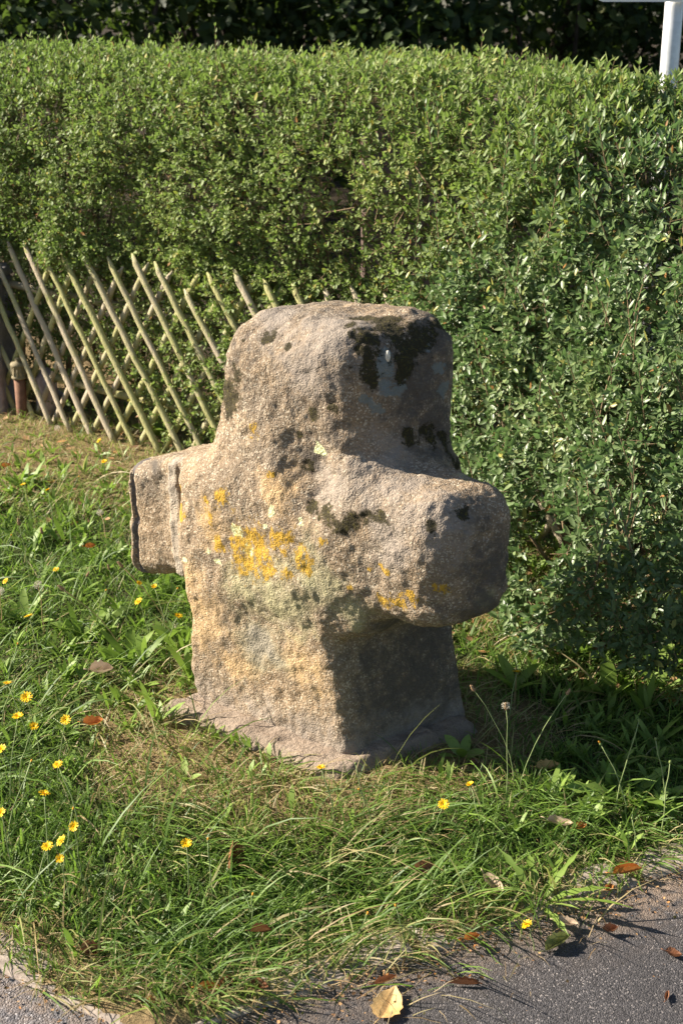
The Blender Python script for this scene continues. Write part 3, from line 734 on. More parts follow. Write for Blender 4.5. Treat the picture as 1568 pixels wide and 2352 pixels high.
for k in range(46):                                                  # along the top
    s = rs.uniform(-.3, 2.9); dd = rs.uniform(.0, .35)
    p = hedge_world(np.array(s), hedge_front(np.array(s), np.array(hedge_top(s) - .03)) - dd, np.array(hedge_top(s) - .06))
    child_world('shoot', shoot(p, (rs.uniform(-.2, .2), rs.uniform(-.2, .1), 1), rs.uniform(.08, .15) + (.05 if k % 9 == 0 else 0), rs.uniform(.026, .036), k), hedge, [M['hedge'], M['twig']])
for k in range(60):                                                  # on the loose right-hand side
    s = rs.uniform(1.75, 3.0); z = rs.uniform(.25, 1.15)
    p = hedge_world(np.array(s), hedge_front(np.array(s), np.array(z)) - .03, np.array(z))
    if in_hollow(np.array(p)) < 1.1: continue
    dv = Vector((FN[0], FN[1], 0)) * rs.uniform(.1, .5) + Vector((rs.uniform(-.3, .3), 0, 1))
    child_world('shoot', shoot(p, dv, rs.uniform(.12, .26), rs.uniform(.030, .042), 100 + k), hedge, [M['hedge_right'], M['twig']])

# ------------------------------------------------------------------ lattice fence
fence = empty('lattice_fence', (float(FA[0]), float(FA[1]), 0))
tag(fence, 'low diagonal lattice fence of half-round greenish stakes in front of the hedge', 'fence')
def stake_mesh(p0, p1, r, out, seed):
    rr = random.Random(seed); p0 = Vector(p0); p1 = Vector(p1); t = (p1 - p0).normalized(); out = Vector(out); side = t.cross(out).normalized(); out = side.cross(t).normalized()
    V = []; F = []; n = 8; rows = 15
    for i in range(rows):
        f = i / (rows - 1); k = 1. if f < .93 else .75; k = .28 if i == rows - 1 else k
        c = p0.lerp(p1, f if i < rows - 2 else (.955 if i == rows - 2 else 1.)) + side * rr.uniform(-.0022, .0022) + out * rr.uniform(-.002, .001)
        if i == rows - 2: k = .95
        for j in range(n):
            w = math.pi * j / (n - 1)
            V.append(c + side * math.cos(w) * r * k * (1 + rr.uniform(-.11, .09)) + out * (math.sin(w) * r * .9 * k))
    for i in range(rows - 1):
        for j in range(n): F.append((i * n + j, i * n + (j + 1) % n, (i + 1) * n + (j + 1) % n, (i + 1) * n + j))
    F.append(tuple(range(n))[::-1]); F.append(tuple((rows - 1) * n + j for j in range(n)))
    mb = MB(); mb.add(V, F); return mb.mesh('stake')
fo = (FN[0], FN[1], 0)
for k in range(-5, 26):
    s0 = k * .1165; h = .72 + rs.uniform(-.045, .02)
    for lay, (sg, off) in enumerate(((1, .036), (-1, .014))):
        if sg == 1: a, b = s0 + .46, s0
        else: a, b = s0 - .40, s0 + .06
        if sg == -1 and a < -.38: continue
        if max(a, b) < -.75 or min(a, b) > 2.9: continue
        hh = h if sg == 1 else h - .03
        if sg == 1 and k in (7,): hh -= .09
        bk = lambda q: -.07 * float(sstep(.25, -.2, np.array(q)))
        p0 = hedge_world(np.array(a + rs.uniform(-.008, .008)), np.array(off + bk(a)), np.array(-.02)); p1 = hedge_world(np.array(b + rs.uniform(-.008, .008)), np.array(off + bk(b) + rs.uniform(-.004, .004)), np.array(hh))
        # copy-free: every stake is cut to its own length
        child_world('stake', stake_mesh(p0, p1, .0135 * rs.uniform(.88, 1.1), fo, k * 2 + lay), fence, [M['stake']])
for z in (.16, .50):
    mb = MB(); mb.tube([hedge_world(np.array(s), np.array(-.05 - .07 * (s < 0)), np.array(z)) for s in (-.9, .4, 1.6, 3.1)], .015, 8)
    child_world('rail', mb.mesh('rail'), fence, [M['stake']])
for s in (-.55, 1.15, 2.85):
    mb = MB(); mb.tube([hedge_world(np.array(s), np.array(-.075), np.array(z)) for z in (-.05, .4, .7)], .032, 10)
    child_world('post', mb.mesh('post'), fence, [M['stake']])

# ------------------------------------------------------------------ pipe, gate pillar, stones
b0 = gp(53, 958); pipe = empty('standpipe', b0); tag(pipe, 'short rusty iron pipe with a screw cap standing before the left fence end', 'pipe')
mb = MB(); mb.lathe([(.021, -.03), (.022, .0), (.022, .165)], 18); link('pipe', mb.mesh('pipe'), pipe, mats=[M['rust']])
mb = MB(); mb.lathe([(.026, .158), (.030, .160), (.030, .168), (.0275, .170), (.0275, .205), (.031, .207), (.032, .214), (.029, .221), (.013, .223), (.012, .226)], 18)
for k in range(12):
    w = k * math.pi / 6; c = Vector((math.cos(w), math.sin(w), 0)) * .0278
    mb.tube([c + Vector((0, 0, .171)), c + Vector((0, 0, .204))], .0022, 4)
cap = link('cap', mb.mesh('cap'), pipe, mats=[M['rustcap']])
mb = MB(); mb.lathe([(.0115, .222), (.0115, .236), (.009, .239)], 4); link('cap_nut', mb.mesh('cap_nut', False), cap, mats=[M['rustcap']])

p = hedge_world(np.array(-.30), np.array(-.02), np.array(0.)); pil = empty('gate_pillar', Vector(p))
def rough_box(lo, hi, step, amp, seed, name):
    lo = np.array(lo); hi = np.array(hi); mrg = .04
    ax = [np.arange(lo[i] - mrg, hi[i] + mrg, step) for i in range(3)]
    G = np.stack(np.meshgrid(*ax, indexing='ij'), -1).astype(np.float32)
    d = rbox(G, lo, hi, .012) + amp * vnoise(G, 18, seed) + amp * .5 * vnoise(G, 45, seed + 3)
    V, Q = surface_nets(d, lo - mrg, step); N = vert_normals(V, Q)
    if ((V - V.mean(0)) * N).sum(-1).mean() < 0: Q = Q[:, ::-1]
    return mesh_np(name, V, [Q])
tag(pil, 'rough grey concrete pillar half cut off at the left edge beside the fence', 'pillar')
o = link('pillar_shaft', rough_box((-.13, -.10, -.05), (.11, .10, .52), .012, .006, 2., 'pillar_shaft'), pil, mats=[M['concrete']]); o.rotation_euler = (0, 0, -.2)
o = link('pillar_cap', rough_box((-.145, -.115, .522), (.125, .115, .56), .011, .004, 6., 'pillar_cap'), pil, mats=[M['concrete']]); o.rotation_euler = (0, 0, -.2)
for i, (px, py, r, lab) in enumerate(((108, 880, .045, 'pinkish grey boulder behind the lattice, beside the rusty pipe'), (128, 915, .04, 'small pinkish stone low behind the lattice, right of the pipe'))):
    q = gp(px, py, .0 if i == 1 else .06); q = atY(px, py, q.y if i == 1 else 5.36)
    G = np.stack(np.meshgrid(*[np.arange(-.09, .09, .008)] * 3, indexing='ij'), -1).astype(np.float32)
    d = np.linalg.norm(G * [1, 1.1, .8], axis=-1) - r + .012 * vnoise(G, 22, i * 7.) + .006 * vnoise(G, 50, 2.)
    V, Qr = surface_nets(d, np.array([-.09] * 3), .008); 
    zmin = -q.z
    V[:, 2] = np.where(V[:, 2] < 0, V[:, 2] * max(1., (q.z + .02) / r), V[:, 2])
    N = vert_normals(V, Qr)
    if ((V - V.mean(0)) * N).sum(-1).mean() < 0: Qr = Qr[:, ::-1]
    o = link('boulder', mesh_np('boulder', V, [Qr]), loc=q, mats=[M['rock']]); tag(o, lab, 'stone')

# ------------------------------------------------------------------ sign on a post
sb = atY(1540, 100, 5.05); SX, SY = sb.x, sb.y
sign = empty('street_sign', (SX, SY, 0)); tag(sign, 'galvanised post carrying a white-rimmed sign, cut off at the top right corner', 'sign')
mb = MB(); mb.lathe([(.031, -.1), (.031, 2.5)], 24); link('post', mb.mesh('post'), sign, mats=[M['galva']])
def rounded_plate(w, h, r, y0, y1, n=8):
    pts = []
    for cx, cz, a0 in ((w / 2 - r, h / 2 - r, 0), (-w / 2 + r, h / 2 - r, 90), (-w / 2 + r, -h / 2 + r, 180), (w / 2 - r, -h / 2 + r, 270)):
        for k in range(n + 1):
            a = R(a0 + 90 * k / n); pts.append((cx + r * math.cos(a), cz + r * math.sin(a)))
    m = len(pts); V = [(x, y0, z) for x, z in pts] + [(x, y1, z) for x, z in pts]
    F = [tuple(range(m)), tuple(range(2 * m - 1, m - 1, -1))] + [((k + 1) % m, k, m + k, m + (k + 1) % m) for k in range(m)]
    mb = MB(); mb.add(V, F); return mb
zb = atY(1450, 4, SY - .05).z
pw = .62; xl = atY(1366, 0, SY - .05).x
cx = xl + pw / 2 - SX
o = link('panel', rounded_plate(pw, .42, .03, -.055, -.040).mesh('panel', False), sign, (cx, 0, zb + .21), [M['signwhite']])
link('face', rounded_plate(pw - .024, .42 - .024, .02, -.058, -.0555).mesh('face', False), o, None, [M['signdark']])

# ------------------------------------------------------------------ woodland and garden wall behind the hedge
def leaf_cloud(name, centers, radii, n, ll, seed, shell=.55):
    r_ = np.random.default_rng(seed); C = np.array(centers); Rd = np.array(radii); w = (Rd ** 2).prod(-1) ** .33; k = r_.choice(len(C), n, p=w / w.sum())
    d = nrm(r_.normal(size=(n, 3))); rad = (shell + (1 - shell) * r_.random(n)) ** .8
    P = C[k] + d * Rd[k] * rad[:, None]; P += .18 * Rd[k] * np.stack([vnoise(P, 1.8, i * 9.) for i in range(3)], -1)
    keep = (vnoise(P, 2.6, seed) + .5 * vnoise(P, 6., 3.) > -.45) & (P[:, 2] > .02); P = P[keep]; d = d[keep]; m = len(P)
    return leaves_mesh(name, P, d * .4 + r_.normal(0, .6, (m, 3)) + [0, 0, -.25], d + r_.normal(0, .5, (m, 3)) + [0, 0, .5], ll * r_.uniform(.6, 1.3, m), np.full(m, 1.2), np.clip(r_.random(m), 0, .98))
def wood_tree(x, y, h, r, label, seed):
    rr = random.Random(seed); t = empty('woodland_tree', (x, y, 0)); tag(t, label, 'tree', 'trees of the dark wood behind the hedge')
    mb = MB(); pts = [Vector((rr.uniform(-.08, .08) * i, rr.uniform(-.08, .08) * i, h * .62 * i / 5 - .1)) for i in range(6)]
    mb.tube(pts, [r, r * .85, r * .75, r * .65, r * .5, r * .3], 10)
    cs = []; rd = []
    for k in range(9):
        a = rr.uniform(0, 6.28); i = rr.randint(2, 5); e = pts[i] + Vector((math.cos(a) * rr.uniform(.8, 1.7), math.sin(a) * rr.uniform(.8, 1.7), rr.uniform(.4, 1.6)))
        mb.tube([pts[i], pts[i].lerp(e, .5) + Vector((0, 0, .15)), e], [r * .35, r * .22, r * .08], 6); cs.append(e); rd.append((rr.uniform(.9, 1.5), rr.uniform(.9, 1.5), rr.uniform(.7, 1.1)))
    link('trunk', mb.mesh('trunk'), t, mats=[M['bark']])
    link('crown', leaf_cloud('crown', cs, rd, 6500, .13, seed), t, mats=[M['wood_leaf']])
def wood_shrub(x, y, h, w, label, seed, nl=5200, ll=.085):
    rr = random.Random(seed); t = empty('woodland_shrub', (x, y, 0)); tag(t, label, 'shrub', 'shrubs of the dark wood behind the hedge')
    mb = MB(); cs = []; rd = []
    for k in range(6):
        e = Vector((rr.uniform(-w, w) * .55, rr.uniform(-.4, .4), h * rr.uniform(.3, .75)))
        mb.tube([(e.x * .2, e.y * .2, -.05), (e.x * .6, e.y * .6, e.z * .5), e], [.03, .02, .008], 6); cs.append(e); rd.append((w * .5, w * .4, h * .36))
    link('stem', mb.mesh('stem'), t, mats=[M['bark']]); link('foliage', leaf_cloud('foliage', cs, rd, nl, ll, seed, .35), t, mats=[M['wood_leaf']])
for i, (x, y, h, r, lab) in enumerate(((-4.6, 12.5, 8, .17, 'dark tree in the shaded wood beyond the far left of the hedge'), (-2.1, 11.6, 9, .15, 'dark shaded tree behind the hedge, left of the middle'),
        (.2, 13.2, 9, .18, 'dark shaded tree behind the hedge at the middle of the picture'), (1.62, 10.6, 8, .13, 'dark leaning trunk behind the hedge, left of the sign post'), (3.4, 12.6, 9, .17, 'dark tree in the wood just behind the sign post'), (5.8, 11.8, 8, .16, 'dark tree in the wood right of the sign post'))):
    wood_tree(x, y, h, r, lab, 40 + i)
for i, (x, y, h, w, lab) in enumerate(((-3.4, 9.4, 2.6, 1.3, 'dark leafy shrub behind the far left end of the hedge'), (-1.8, 9.0, 2.5, 1.6, 'dark leafy shrub behind the hedge above the lattice tips'), (-.6, 9.6, 2.6, 1.5, 'dark leafy shrub behind the hedge left of the stone cross head'),
        (.6, 9.2, 2.3, 1.1, 'dark leafy shrub behind the hedge above the stone cross'), (1.5, 9.9, 2.5, 1.1, 'dark green shrub behind the hedge right of the middle'), (2.9, 9.6, 2.3, 1.1, 'dark green shrub in the wood left of the sign post'), (4.0, 9.4, 2.6, 1.2, 'dark green shrub in the wood behind the sign post'), (-5.4, 10.2, 3.2, 1.5, 'dark shrub beyond the left edge of the hedge'))):
    wood_shrub(x, y, h, w, lab, 70 + i)
for i, (x, y, h, w, lab) in enumerate(((-4.2, 13.6, 4.2, 2.2, 'tall dark thicket at the back of the wood, far left'), (-.9, 14.6, 4.4, 2.3, 'tall dark thicket at the back of the wood, left of the middle'), (2.2, 14.4, 4.4, 2.3, 'tall dark thicket at the back of the wood, right of the middle'), (5.4, 14.0, 4.4, 2.3, 'tall dark thicket at the back of the wood behind the sign'))):
    wood_shrub(x, y, h, w, lab, 90 + i, 9000, .15)
gw = empty('garden_wall', (2.2, 7.2, 0)); tag(gw, 'low brown garden wall in shade behind the right part of the hedge', 'wall')
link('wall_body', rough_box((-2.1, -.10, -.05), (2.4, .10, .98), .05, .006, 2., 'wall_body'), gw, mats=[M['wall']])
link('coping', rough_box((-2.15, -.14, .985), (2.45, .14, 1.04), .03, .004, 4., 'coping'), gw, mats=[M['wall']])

# ------------------------------------------------------------------ grass and ground cover
rng = np.random.default_rng(5)
def sample_ground(n, x0=-1.75, x1=1.5, y0=1.85, y1=5.75, bias=True):
    # density falls with distance so the near blades are dense enough
    y = y0 + (y1 - y0) * rng.random(n) ** 1.45; x = rng.uniform(x0, x1, n)
    vis = np.abs(x) < .30 * y + .16
    return x[vis], y[vis]
def in_foot(x, y, m=0.):
    l = to_local(np.stack([x, y, 0 * x], -1)); return (l[..., 0] > -.285 - m) & (l[..., 0] < .30 + m) & (l[..., 1] > -.095 - m) & (l[..., 1] < .35 + m)
def region(x, y):
    v = verge(x, y); P = xyz(x, y)
    edge = -.02 + .035 * vnoise(P, 6, 4.) + .02 * vnoise(P, 17, 3.)
    over = .065 * sstep(-.12, .05, x) * sstep(.60, .42, x)                # grass creeps over the right kerb here
    ok = (sdL(x, y) > edge + .035) & (sdR(x, y) > edge + .035 - over * 1.5) & ~in_foot(x, y, -.018) & (fence_o(x, y) > -.35)
    return ok
def put(name, batches, mat, label, cat):
    V = []; F = []; A = []; n = 0
    for v, f, a in batches: V.append(v); F.append(f + n); A.append(a); n += len(v)
    o = link(name, mesh_np(name, np.concatenate(V), [np.concatenate(F)], attrs=dict(var=np.concatenate(A))), mats=[mat])
    return tag(o, label, cat, kind='stuff')
def grass_batch(n, L, w, tilt, bend, dens, var_lo=0., var_hi=.75, dryk=.5, flow=.0):
    x, y = sample_ground(n); k = region(x, y); x, y = x[k], y[k]
    dr = dryness(x, y); k = rng.random(len(x)) < dens(x, y, dr); x, y, dr = x[k], y[k], dr[k]; m = len(x)
    P = np.stack([x, y, gz(x, y) - .003], -1)
    fl = 2.2 * vnoise(P, 2.3, 6.) + 1.4 * vnoise(P, 7., 2.)
    az = np.where(rng.random(m) < flow, -.5 + fl, rng.uniform(0, 6.283, m))
    sz = .75 + .5 * (.5 + .5 * vnoise(P, 5., 14.))
    v = rng.uniform(var_lo, var_hi, m) * (.7 + .3 * (vnoise(P, 4., 8.) + 1) / 2 * 1.4)
    dry = rng.random(m) < dryk * (.12 + 1.1 * dr); v = np.where(dry, rng.uniform(.8, 1., m), np.clip(v, 0, .78))
    return blades(P, az, rng.uniform(*L, m) * sz, rng.uniform(*tilt, m), rng.uniform(*bend, m), rng.uniform(*w, m), v, twist=rng.normal(0, .5, m))
fr = lambda x, y: sstep(3.5, 2.6, y)
B = [grass_batch(140000, (.025, .06), (.0020, .0036), (.1, .9), (.3, 1.4), lambda x, y, d: .95 - .55 * d),
     grass_batch(46000, (.07, .13), (.0024, .0044), (.5, 1.2), (.5, 1.6), lambda x, y, d: (.55 + .4 * fr(x, y)) * (1 - .65 * d), flow=.6),
     grass_batch(6000, (.13, .24), (.003, .0055), (.3, 1.0), (.6, 1.7), lambda x, y, d: (.25 + .6 * fr(x, y)) * (1 - .9 * d), flow=.5)]
put('grass', B, M['grass'], 'uneven green grass of the verge around the stone cross', 'grass')
B = [grass_batch(42000, (.03, .09), (.0012, .0022), (.9, 1.5), (.1, .5), lambda x, y, d: .05 + .95 * d, 0, 1, 0.)]
put('dry_grass', B, M['straw'], 'matted pale dry grass stalks lying by the fence, stone foot and kerb', 'dry grass')
def broad_batch(n_ros, dens, L, w, kmin=4, kmax=8):
    x, y = sample_ground(n_ros); k = region(x, y); x, y = x[k], y[k]; k = rng.random(len(x)) < dens(x, y); x, y = x[k], y[k]
    px = []; cnt = rng.integers(kmin, kmax, len(x)); idx = np.repeat(np.arange(len(x)), cnt); m = len(idx)
    P = np.stack([x[idx] + rng.normal(0, .006, m), y[idx] + rng.normal(0, .006, m), gz(x[idx], y[idx])], -1)
    tone = rng.random(len(x))[idx]
    return blades(P, rng.uniform(0, 6.283, m), rng.uniform(*L, m), rng.uniform(.15, .9, m), rng.uniform(.3, 1.2, m), rng.uniform(*w, m), np.clip(.5 * tone + .5 * rng.random(m), 0, 1), prof=(.25, .7, 1., .85, .12), twist=rng.normal(0, .4, m))
left = lambda x, y: sstep(.05, -.35, x + .0 * y) * sstep(2.75, 3.1, y) * sstep(5.0, 4.3, y) * (vnoise(xyz(x, y), 2.2, 3.) * .5 + .75)
right = lambda x, y: sstep(.3, .6, x) * sstep(2.35, 2.6, y) * .7
B = [broad_batch(3600, lambda x, y: np.maximum(left(x, y), right(x, y)), (.035, .07), (.007, .014)),
     broad_batch(420, lambda x, y: np.maximum(left(x, y), .3 * right(x, y)) * .8, (.07, .12), (.014, .024)),
     broad_batch(1500, lambda x, y: .25 + 0 * x, (.03, .06), (.006, .014), 2, 5)]
put('weed_leaves', B, M['broad'], 'broad bright weed leaves scattered through the grass', 'ground cover')
# leaf litter under the hedge
n = 2600; s = rng.uniform(-.3, 3., n); oo = rng.uniform(-.3, .75, n); k = rng.random(n) < sstep(1.2, 2.0, s) * .9 + .15; s, oo = s[k], oo[k]; n = len(s)
P = hedge_world(s, oo, np.zeros(n)); P[:, 2] = gz(P[:, 0], P[:, 1]) + .004 + .012 * rng.random(n)
k = ~in_foot(P[:, 0], P[:, 1], .02) & (verge(P[:, 0], P[:, 1]) > .3); P = P[k]; n = len(P)
me = leaves_mesh('leaf_litter', P, rng.normal(0, 1, (n, 3)) * [1, 1, .15], np.array([0, 0, 1.]) + rng.normal(0, .35, (n, 3)), rng.uniform(.018, .045, n), rng.uniform(.9, 1.5, n), rng.random(n))
M['litter'] = leaf_material('leaf_litter', [(0, (.09, .045, .025)), (.5, (.24, .13, .06)), (.85, (.42, .26, .13)), (1, (.5, .2, .05))], .7, .15, .2)
tag(link('leaf_litter', me, mats=[M['litter']]), 'brown leaf litter on the soil under the hedge', 'leaf litter', kind='stuff')

# ------------------------------------------------------------------ flowers, seed heads, fallen leaves and weeds
def bloom_mesh(seed, openness):
    r_ = random.Random(seed); mb = MB(); var = []
    for ring, (np_, ln, el) in enumerate(((15, 1., .25), (12, .72, .55), (8, .42, .95))):
        for k in range(np_):
            a = 6.283 * k / np_ + r_.uniform(-.12, .12) + ring * .2; e = el + (1 - openness) * .8 + r_.uniform(-.12, .12); l = ln * r_.uniform(.88, 1.08)
            h = Vector((math.cos(a), math.sin(a), 0)); sd = Vector((-math.sin(a), math.cos(a), 0))
            d1 = h * math.cos(e + .25) + Vector((0, 0, math.sin(e + .25))); d2 = h * math.cos(e - .25) + Vector((0, 0, math.sin(e - .25)))
            p0 = h * .08; p1 = p0 + d1 * l * .5; p2 = p1 + d2 * l * .5; w = .12
            mb.add([p0 - sd * w * .5, p0 + sd * w * .5, p1 + sd * w, p1 - sd * w, p2 + sd * w * .8, p2 - sd * w * .8], [(0, 1, 2, 3), (3, 2, 4, 5)])
    me = mb.mesh('bloom', True); at = me.attributes.new('var', 'FLOAT', 'POINT'); at.data.foreach_set('value', np.random.default_rng(seed).random(len(mb.v)).astype(np.float32))
    me.materials.append(M['petal']); return me
BLOOM = [bloom_mesh(1, 1.), bloom_mesh(2, .85), bloom_mesh(3, .45)]
mb = MB(); mb.lathe([(.10, -.55), (.26, -.42), (.30, -.2), (.26, .0), (.18, .12)], 10); CALYX = mb.mesh('calyx'); CALYX.materials.append(M['calyx'])
mb = MB(); mb.lathe([(.10, 0), (.24, .1), (.22, .4), (.26, .62), (.10, .75)], 10); ORANGE = mb.mesh('bud_tip'); ORANGE.materials.append(M['orange'])
def fluff_mesh():
    mb = MB(); r_ = random.Random(4)
    for k in range(90):
        d = Vector((r_.gauss(0, 1), r_.gauss(0, 1), r_.gauss(0, 1) + .2)).normalized()
        mb.tube([d * .15, d * .8], [.012, .008], 3, cap=False); e = d.cross(Vector((.2, .5, .9))).normalized(); f = d.cross(e)
        for j in range(5):
            a = j * 1.2566; t = d * 1. + (e * math.cos(a) + f * math.sin(a)) * .26; mb.tube([d * .8, t], [.010, .006], 3, cap=False)
    mb.lathe([(.05, -.18), (.17, -.1), (.19, .05), (.1, .17)], 8); return mb.mesh('seed_ball')
FLUFF = fluff_mesh(); FLUFF.materials.append(M['fluff'])
def spike_mesh():
    mb = MB(); r_ = random.Random(8); prof = []
    mb.lathe([(.12, -.9), (.28, -.7), (.33, -.2), (.28, .4), (.16, .85), (.04, 1.)], 9)
    for k in range(60):
        z = r_.uniform(-.75, .85); a = r_.uniform(0, 6.28); rr = .33 * (1 - .5 * max(0, z)); c = Vector((math.cos(a) * rr, math.sin(a) * rr, z))
        mb.tube([c, c + Vector((math.cos(a) * .14, math.sin(a) * .14, .1))], [.05, .03], 4)
    return mb.mesh('spike')
SPIKE = spike_mesh(); SPIKE.materials.append(M['spike'])
STEM_SEED = random.Random(99)
def stalked(name, px, py, hgt, label, cat, group, mats='stem', lean=None, thick=.0011):
    """an Empty at the stalk's base with a bent stalk up to the head seen at that pixel"""
    top = gp(px, py, hgt); r_ = STEM_SEED
    lx, ly = lean if lean else (r_.uniform(-.35, .35) * hgt, r_.uniform(-.25, .35) * hgt)
    b = Vector((top.x - lx, top.y - ly, 0))
    b.z = float(gz(np.array([b.x]), np.array([b.y]))[0]) if float(verge(np.array([b.x]), np.array([b.y]))[0]) > 0 else 0.
    t = empty(name, b); tag(t, label, cat, group)
    pts = []
    for i in range(7):
        f = i / 6; pts.append(Vector((lx * f ** 1.7, ly * f ** 1.7, (top.z - b.z) * f - .004 * (1 - f))) + Vector((r_.uniform(-1, 1), r_.uniform(-1, 1), 0)) * .0025 * (0 < i < 6))
    mb = MB(); mb.tube(pts, [thick * 1.25, thick * 1.2, thick * 1.1, thick, thick, thick * .95, thick * .95], 6)
    link('stalk', mb.mesh('stalk'), t, mats=[M[mats]])
    return t, pts[-1], (pts[-1] - pts[-2]).normalized()
def head(me, name, t, p, d, size, tiltmix=(0, 0, 0)):
    o = bpy.data.objects.new(name, me); COL.objects.link(o); o.parent = t; o.location = p
    dd = (d + Vector(tiltmix)).normalized(); o.rotation_mode = 'QUATERNION'; o.rotation_quaternion = dd.to_track_quat('Z', 'Y'); o.scale = (size,) * 3; return o
def hawkbit(px, py, hgt, size, label, v=0, **kw):
    t, p, d = stalked('hawkbit_flower', px, py, hgt, label, 'flower', 'yellow hawkbit flowers in the grass', **kw)
    c = head(CALYX, 'calyx', t, p, d, size * .95); head(BLOOM[v], 'bloom', t, p, d, size * STEM_SEED.uniform(1.0, 1.32), (STEM_SEED.uniform(-.6, .3), STEM_SEED.uniform(-.7, .1), .3))
def bud(px, py, hgt, size, label, tip=True, **kw):
    t, p, d = stalked('hawkbit_bud', px, py, hgt, label, 'flower bud', 'closed hawkbit buds in the grass', **kw)
    head(CALYX, 'calyx', t, p, d, size)
    if tip: head(ORANGE, 'bud_tip', t, p, d, size * .9)
def clock(px, py, hgt, size, label):
    t, p, d = stalked('seed_clock', px, py, hgt, label, 'seed head', 'fluffy seed heads in the grass', mats='drystem'); head(FLUFF, 'seed_ball', t, p, d, size)
def plantain(px, py, hgt, size, label, pale=False, **kw):
    t, p, d = stalked('plantain_spike', px, py, hgt, label, 'seed head', 'plantain seed heads in the grass', **kw); o = head(SPIKE, 'spike', t, p, d, size)
    if pale:
        mb = MB(); r_ = random.Random(3)
        for k in range(46):
            a = r_.uniform(0, 6.28); z = r_.uniform(-.5, .6); q = Vector((math.cos(a), math.sin(a), 0)); mb.tube([q * .3 + Vector((0, 0, z)), q * .75 + Vector((0, 0, z + .1))], [.02, .02], 3); c = q * .8 + Vector((0, 0, z + .1)); mb.tube([c, c + q * .1], [.06, .05], 4)
        w = mb.mesh('stamens'); w.materials.append(M['fluff']); so = bpy.data.objects.new('stamens', w); COL.objects.link(so); so.parent = o

H_ = hawkbit
H_(62, 1602, .20, .0125, 'large open yellow flower, topmost of the lower left cluster', 0)
H_(42, 1647, .19, .0095, 'yellow flower just below the topmost large one at the left edge', 1)
H_(78, 1669, .18, .0095, 'yellow flower left of the orange-brown leaf, beside a wide open one', 1)
H_(152, 1654, .19, .0115, 'wide open yellow flower nearest the orange-brown leaf at left', 0)
H_(5, 1722, .18, .0105, 'yellow flower cut by the left edge below the cluster of four', 1)
H_(134, 1757, .17, .0100, 'yellow flower alone below the wide open one at left', 0)
H_(102, 1824, .17, .0105, 'yellow flower midway between the upper and lower left clusters', 0)
H_(3, 1868, .16, .0100, 'yellow flower at the left edge, lower of two cut by it', 1)
H_(171, 1899, .17, .0085, 'yellow flower at the right of the lower left cluster, on a bent stalk', 1)
H_(142, 1932, .16, .0110, 'large yellow flower in the middle of the lower left cluster', 0)
H_(110, 1945, .16, .0110, 'spiky yellow flower at the left of the lower left cluster', 0)
H_(138, 1973, .15, .0085, 'small yellow flower, lowest of the lower left cluster', 1)
H_(428, 1939, .11, .0095, 'yellow flower left of the upright folded brown leaf', 1)
H_(18, 1571, .17, .0090, 'yellow flower at the left edge above the large open one', 1)
H_(14, 1335, .14, .0100, 'yellow flower at the left edge beside a fluffy seed head', 0)
H_(67, 1416, .13, .0100, 'yellow flower low in the weeds left of the stone arm', 0)
H_(129, 1309, .13, .0095, 'yellow flower right of the fluffy seed head, left of the stone arm', 0)
H_(111, 1126, .12, .0110, 'yellow flower in the middle of the far lawn', 0)
H_(54, 1114, .12, .0085, 'yellow flower left of the middle one on the far lawn', 1)
H_(240, 1061, .10, .0095, 'yellow flower nearest the dry strip, left of the stone arm', 1)
H_(229, 1013, .06, .0085, 'farthest yellow flower, in the dry strip before the fence', 1)
H_(319, 1382, .14, .0095, 'yellow flower under the stone arm on a long curved stalk', 0)
H_(319, 1341, .15, .0070, 'small yellow flower just under the stone arm', 2)
H_(409, 1416, .13, .0095, 'yellow flower closest to the left side of the stone shaft', 1)
H_(356, 1350, .15, .0080, 'half closed yellow flower between the stone arm and shaft', 2)
H_(737, 1764, .13, .0085, 'yellow flower before the front mortar edge of the stone', 1, lean=(-.03, .02))
H_(1080, 1805, .10, .0080, 'round yellow flower right of the mortar footing', 2)
H_(1018, 1848, .10, .0100, 'open yellow flower below the right corner of the mortar footing', 0)
H_(1210, 2125, .05, .0090, 'yellow flower lowest at right, at the edge of the asphalt', 1)
H_(1186, 1544, .13, .0105, 'yellow flower right of the stone shaft, before the hedge', 0)
b_ = bud
b_(168, 1860, .17, .0080, 'orange closed bud just above the lower left cluster')
b_(72, 1750, .17, .0080, 'orange-brown bud at left, beside the single yellow flower')
b_(42, 1553, .18, .0070, 'closed bud above the topmost large yellow flower', False)
b_(41, 1480, .15, .0080, 'orange bud among broad leaves at the left edge')
b_(26, 1230, .14, .0080, 'orange bud at left beside a tall plantain spike')
b_(181, 1096, .12, .0080, 'orange bud on the far lawn, left of the stone arm')
b_(164, 1149, .10, .0075, 'small orange bud on the far lawn below the yellow flower')
b_(407, 1353, .15, .0080, 'orange bud beside the stone shaft just below the arm')
b_(243, 1357, .14, .0080, 'orange bud left of the flower with the long curved stalk')
b_(816, 1752, .14, .0080, 'green bud standing before the mortar footing', False, lean=(-.02, .02))
b_(825, 1815, .11, .0085, 'orange half-shut bud below the front mortar corner')
b_(478, 1930, .12, .0085, 'orange-brown bud just left of the upright folded leaf')
b_(580, 2057, .08, .0085, 'yellow-tipped bud in the grass below the upright folded leaf')
b_(843, 2100, .09, .0090, 'orange bud in the dark lower grass, upper left of two')
b_(909, 2083, .09, .0085, 'orange bud in the dark lower grass, right of its neighbour')
b_(1377, 1707, .17, .0095, 'brown-tipped bud on a slanting stalk at right', True, lean=(-.06, .03))
b_(1504, 1695, .20, .0095, 'tall green bud at the right edge, higher of two', False, lean=(-.03, .02))
b_(1538, 1748, .18, .0100, 'tall green bud at the right edge, lower of two', False, lean=(.01, .02))
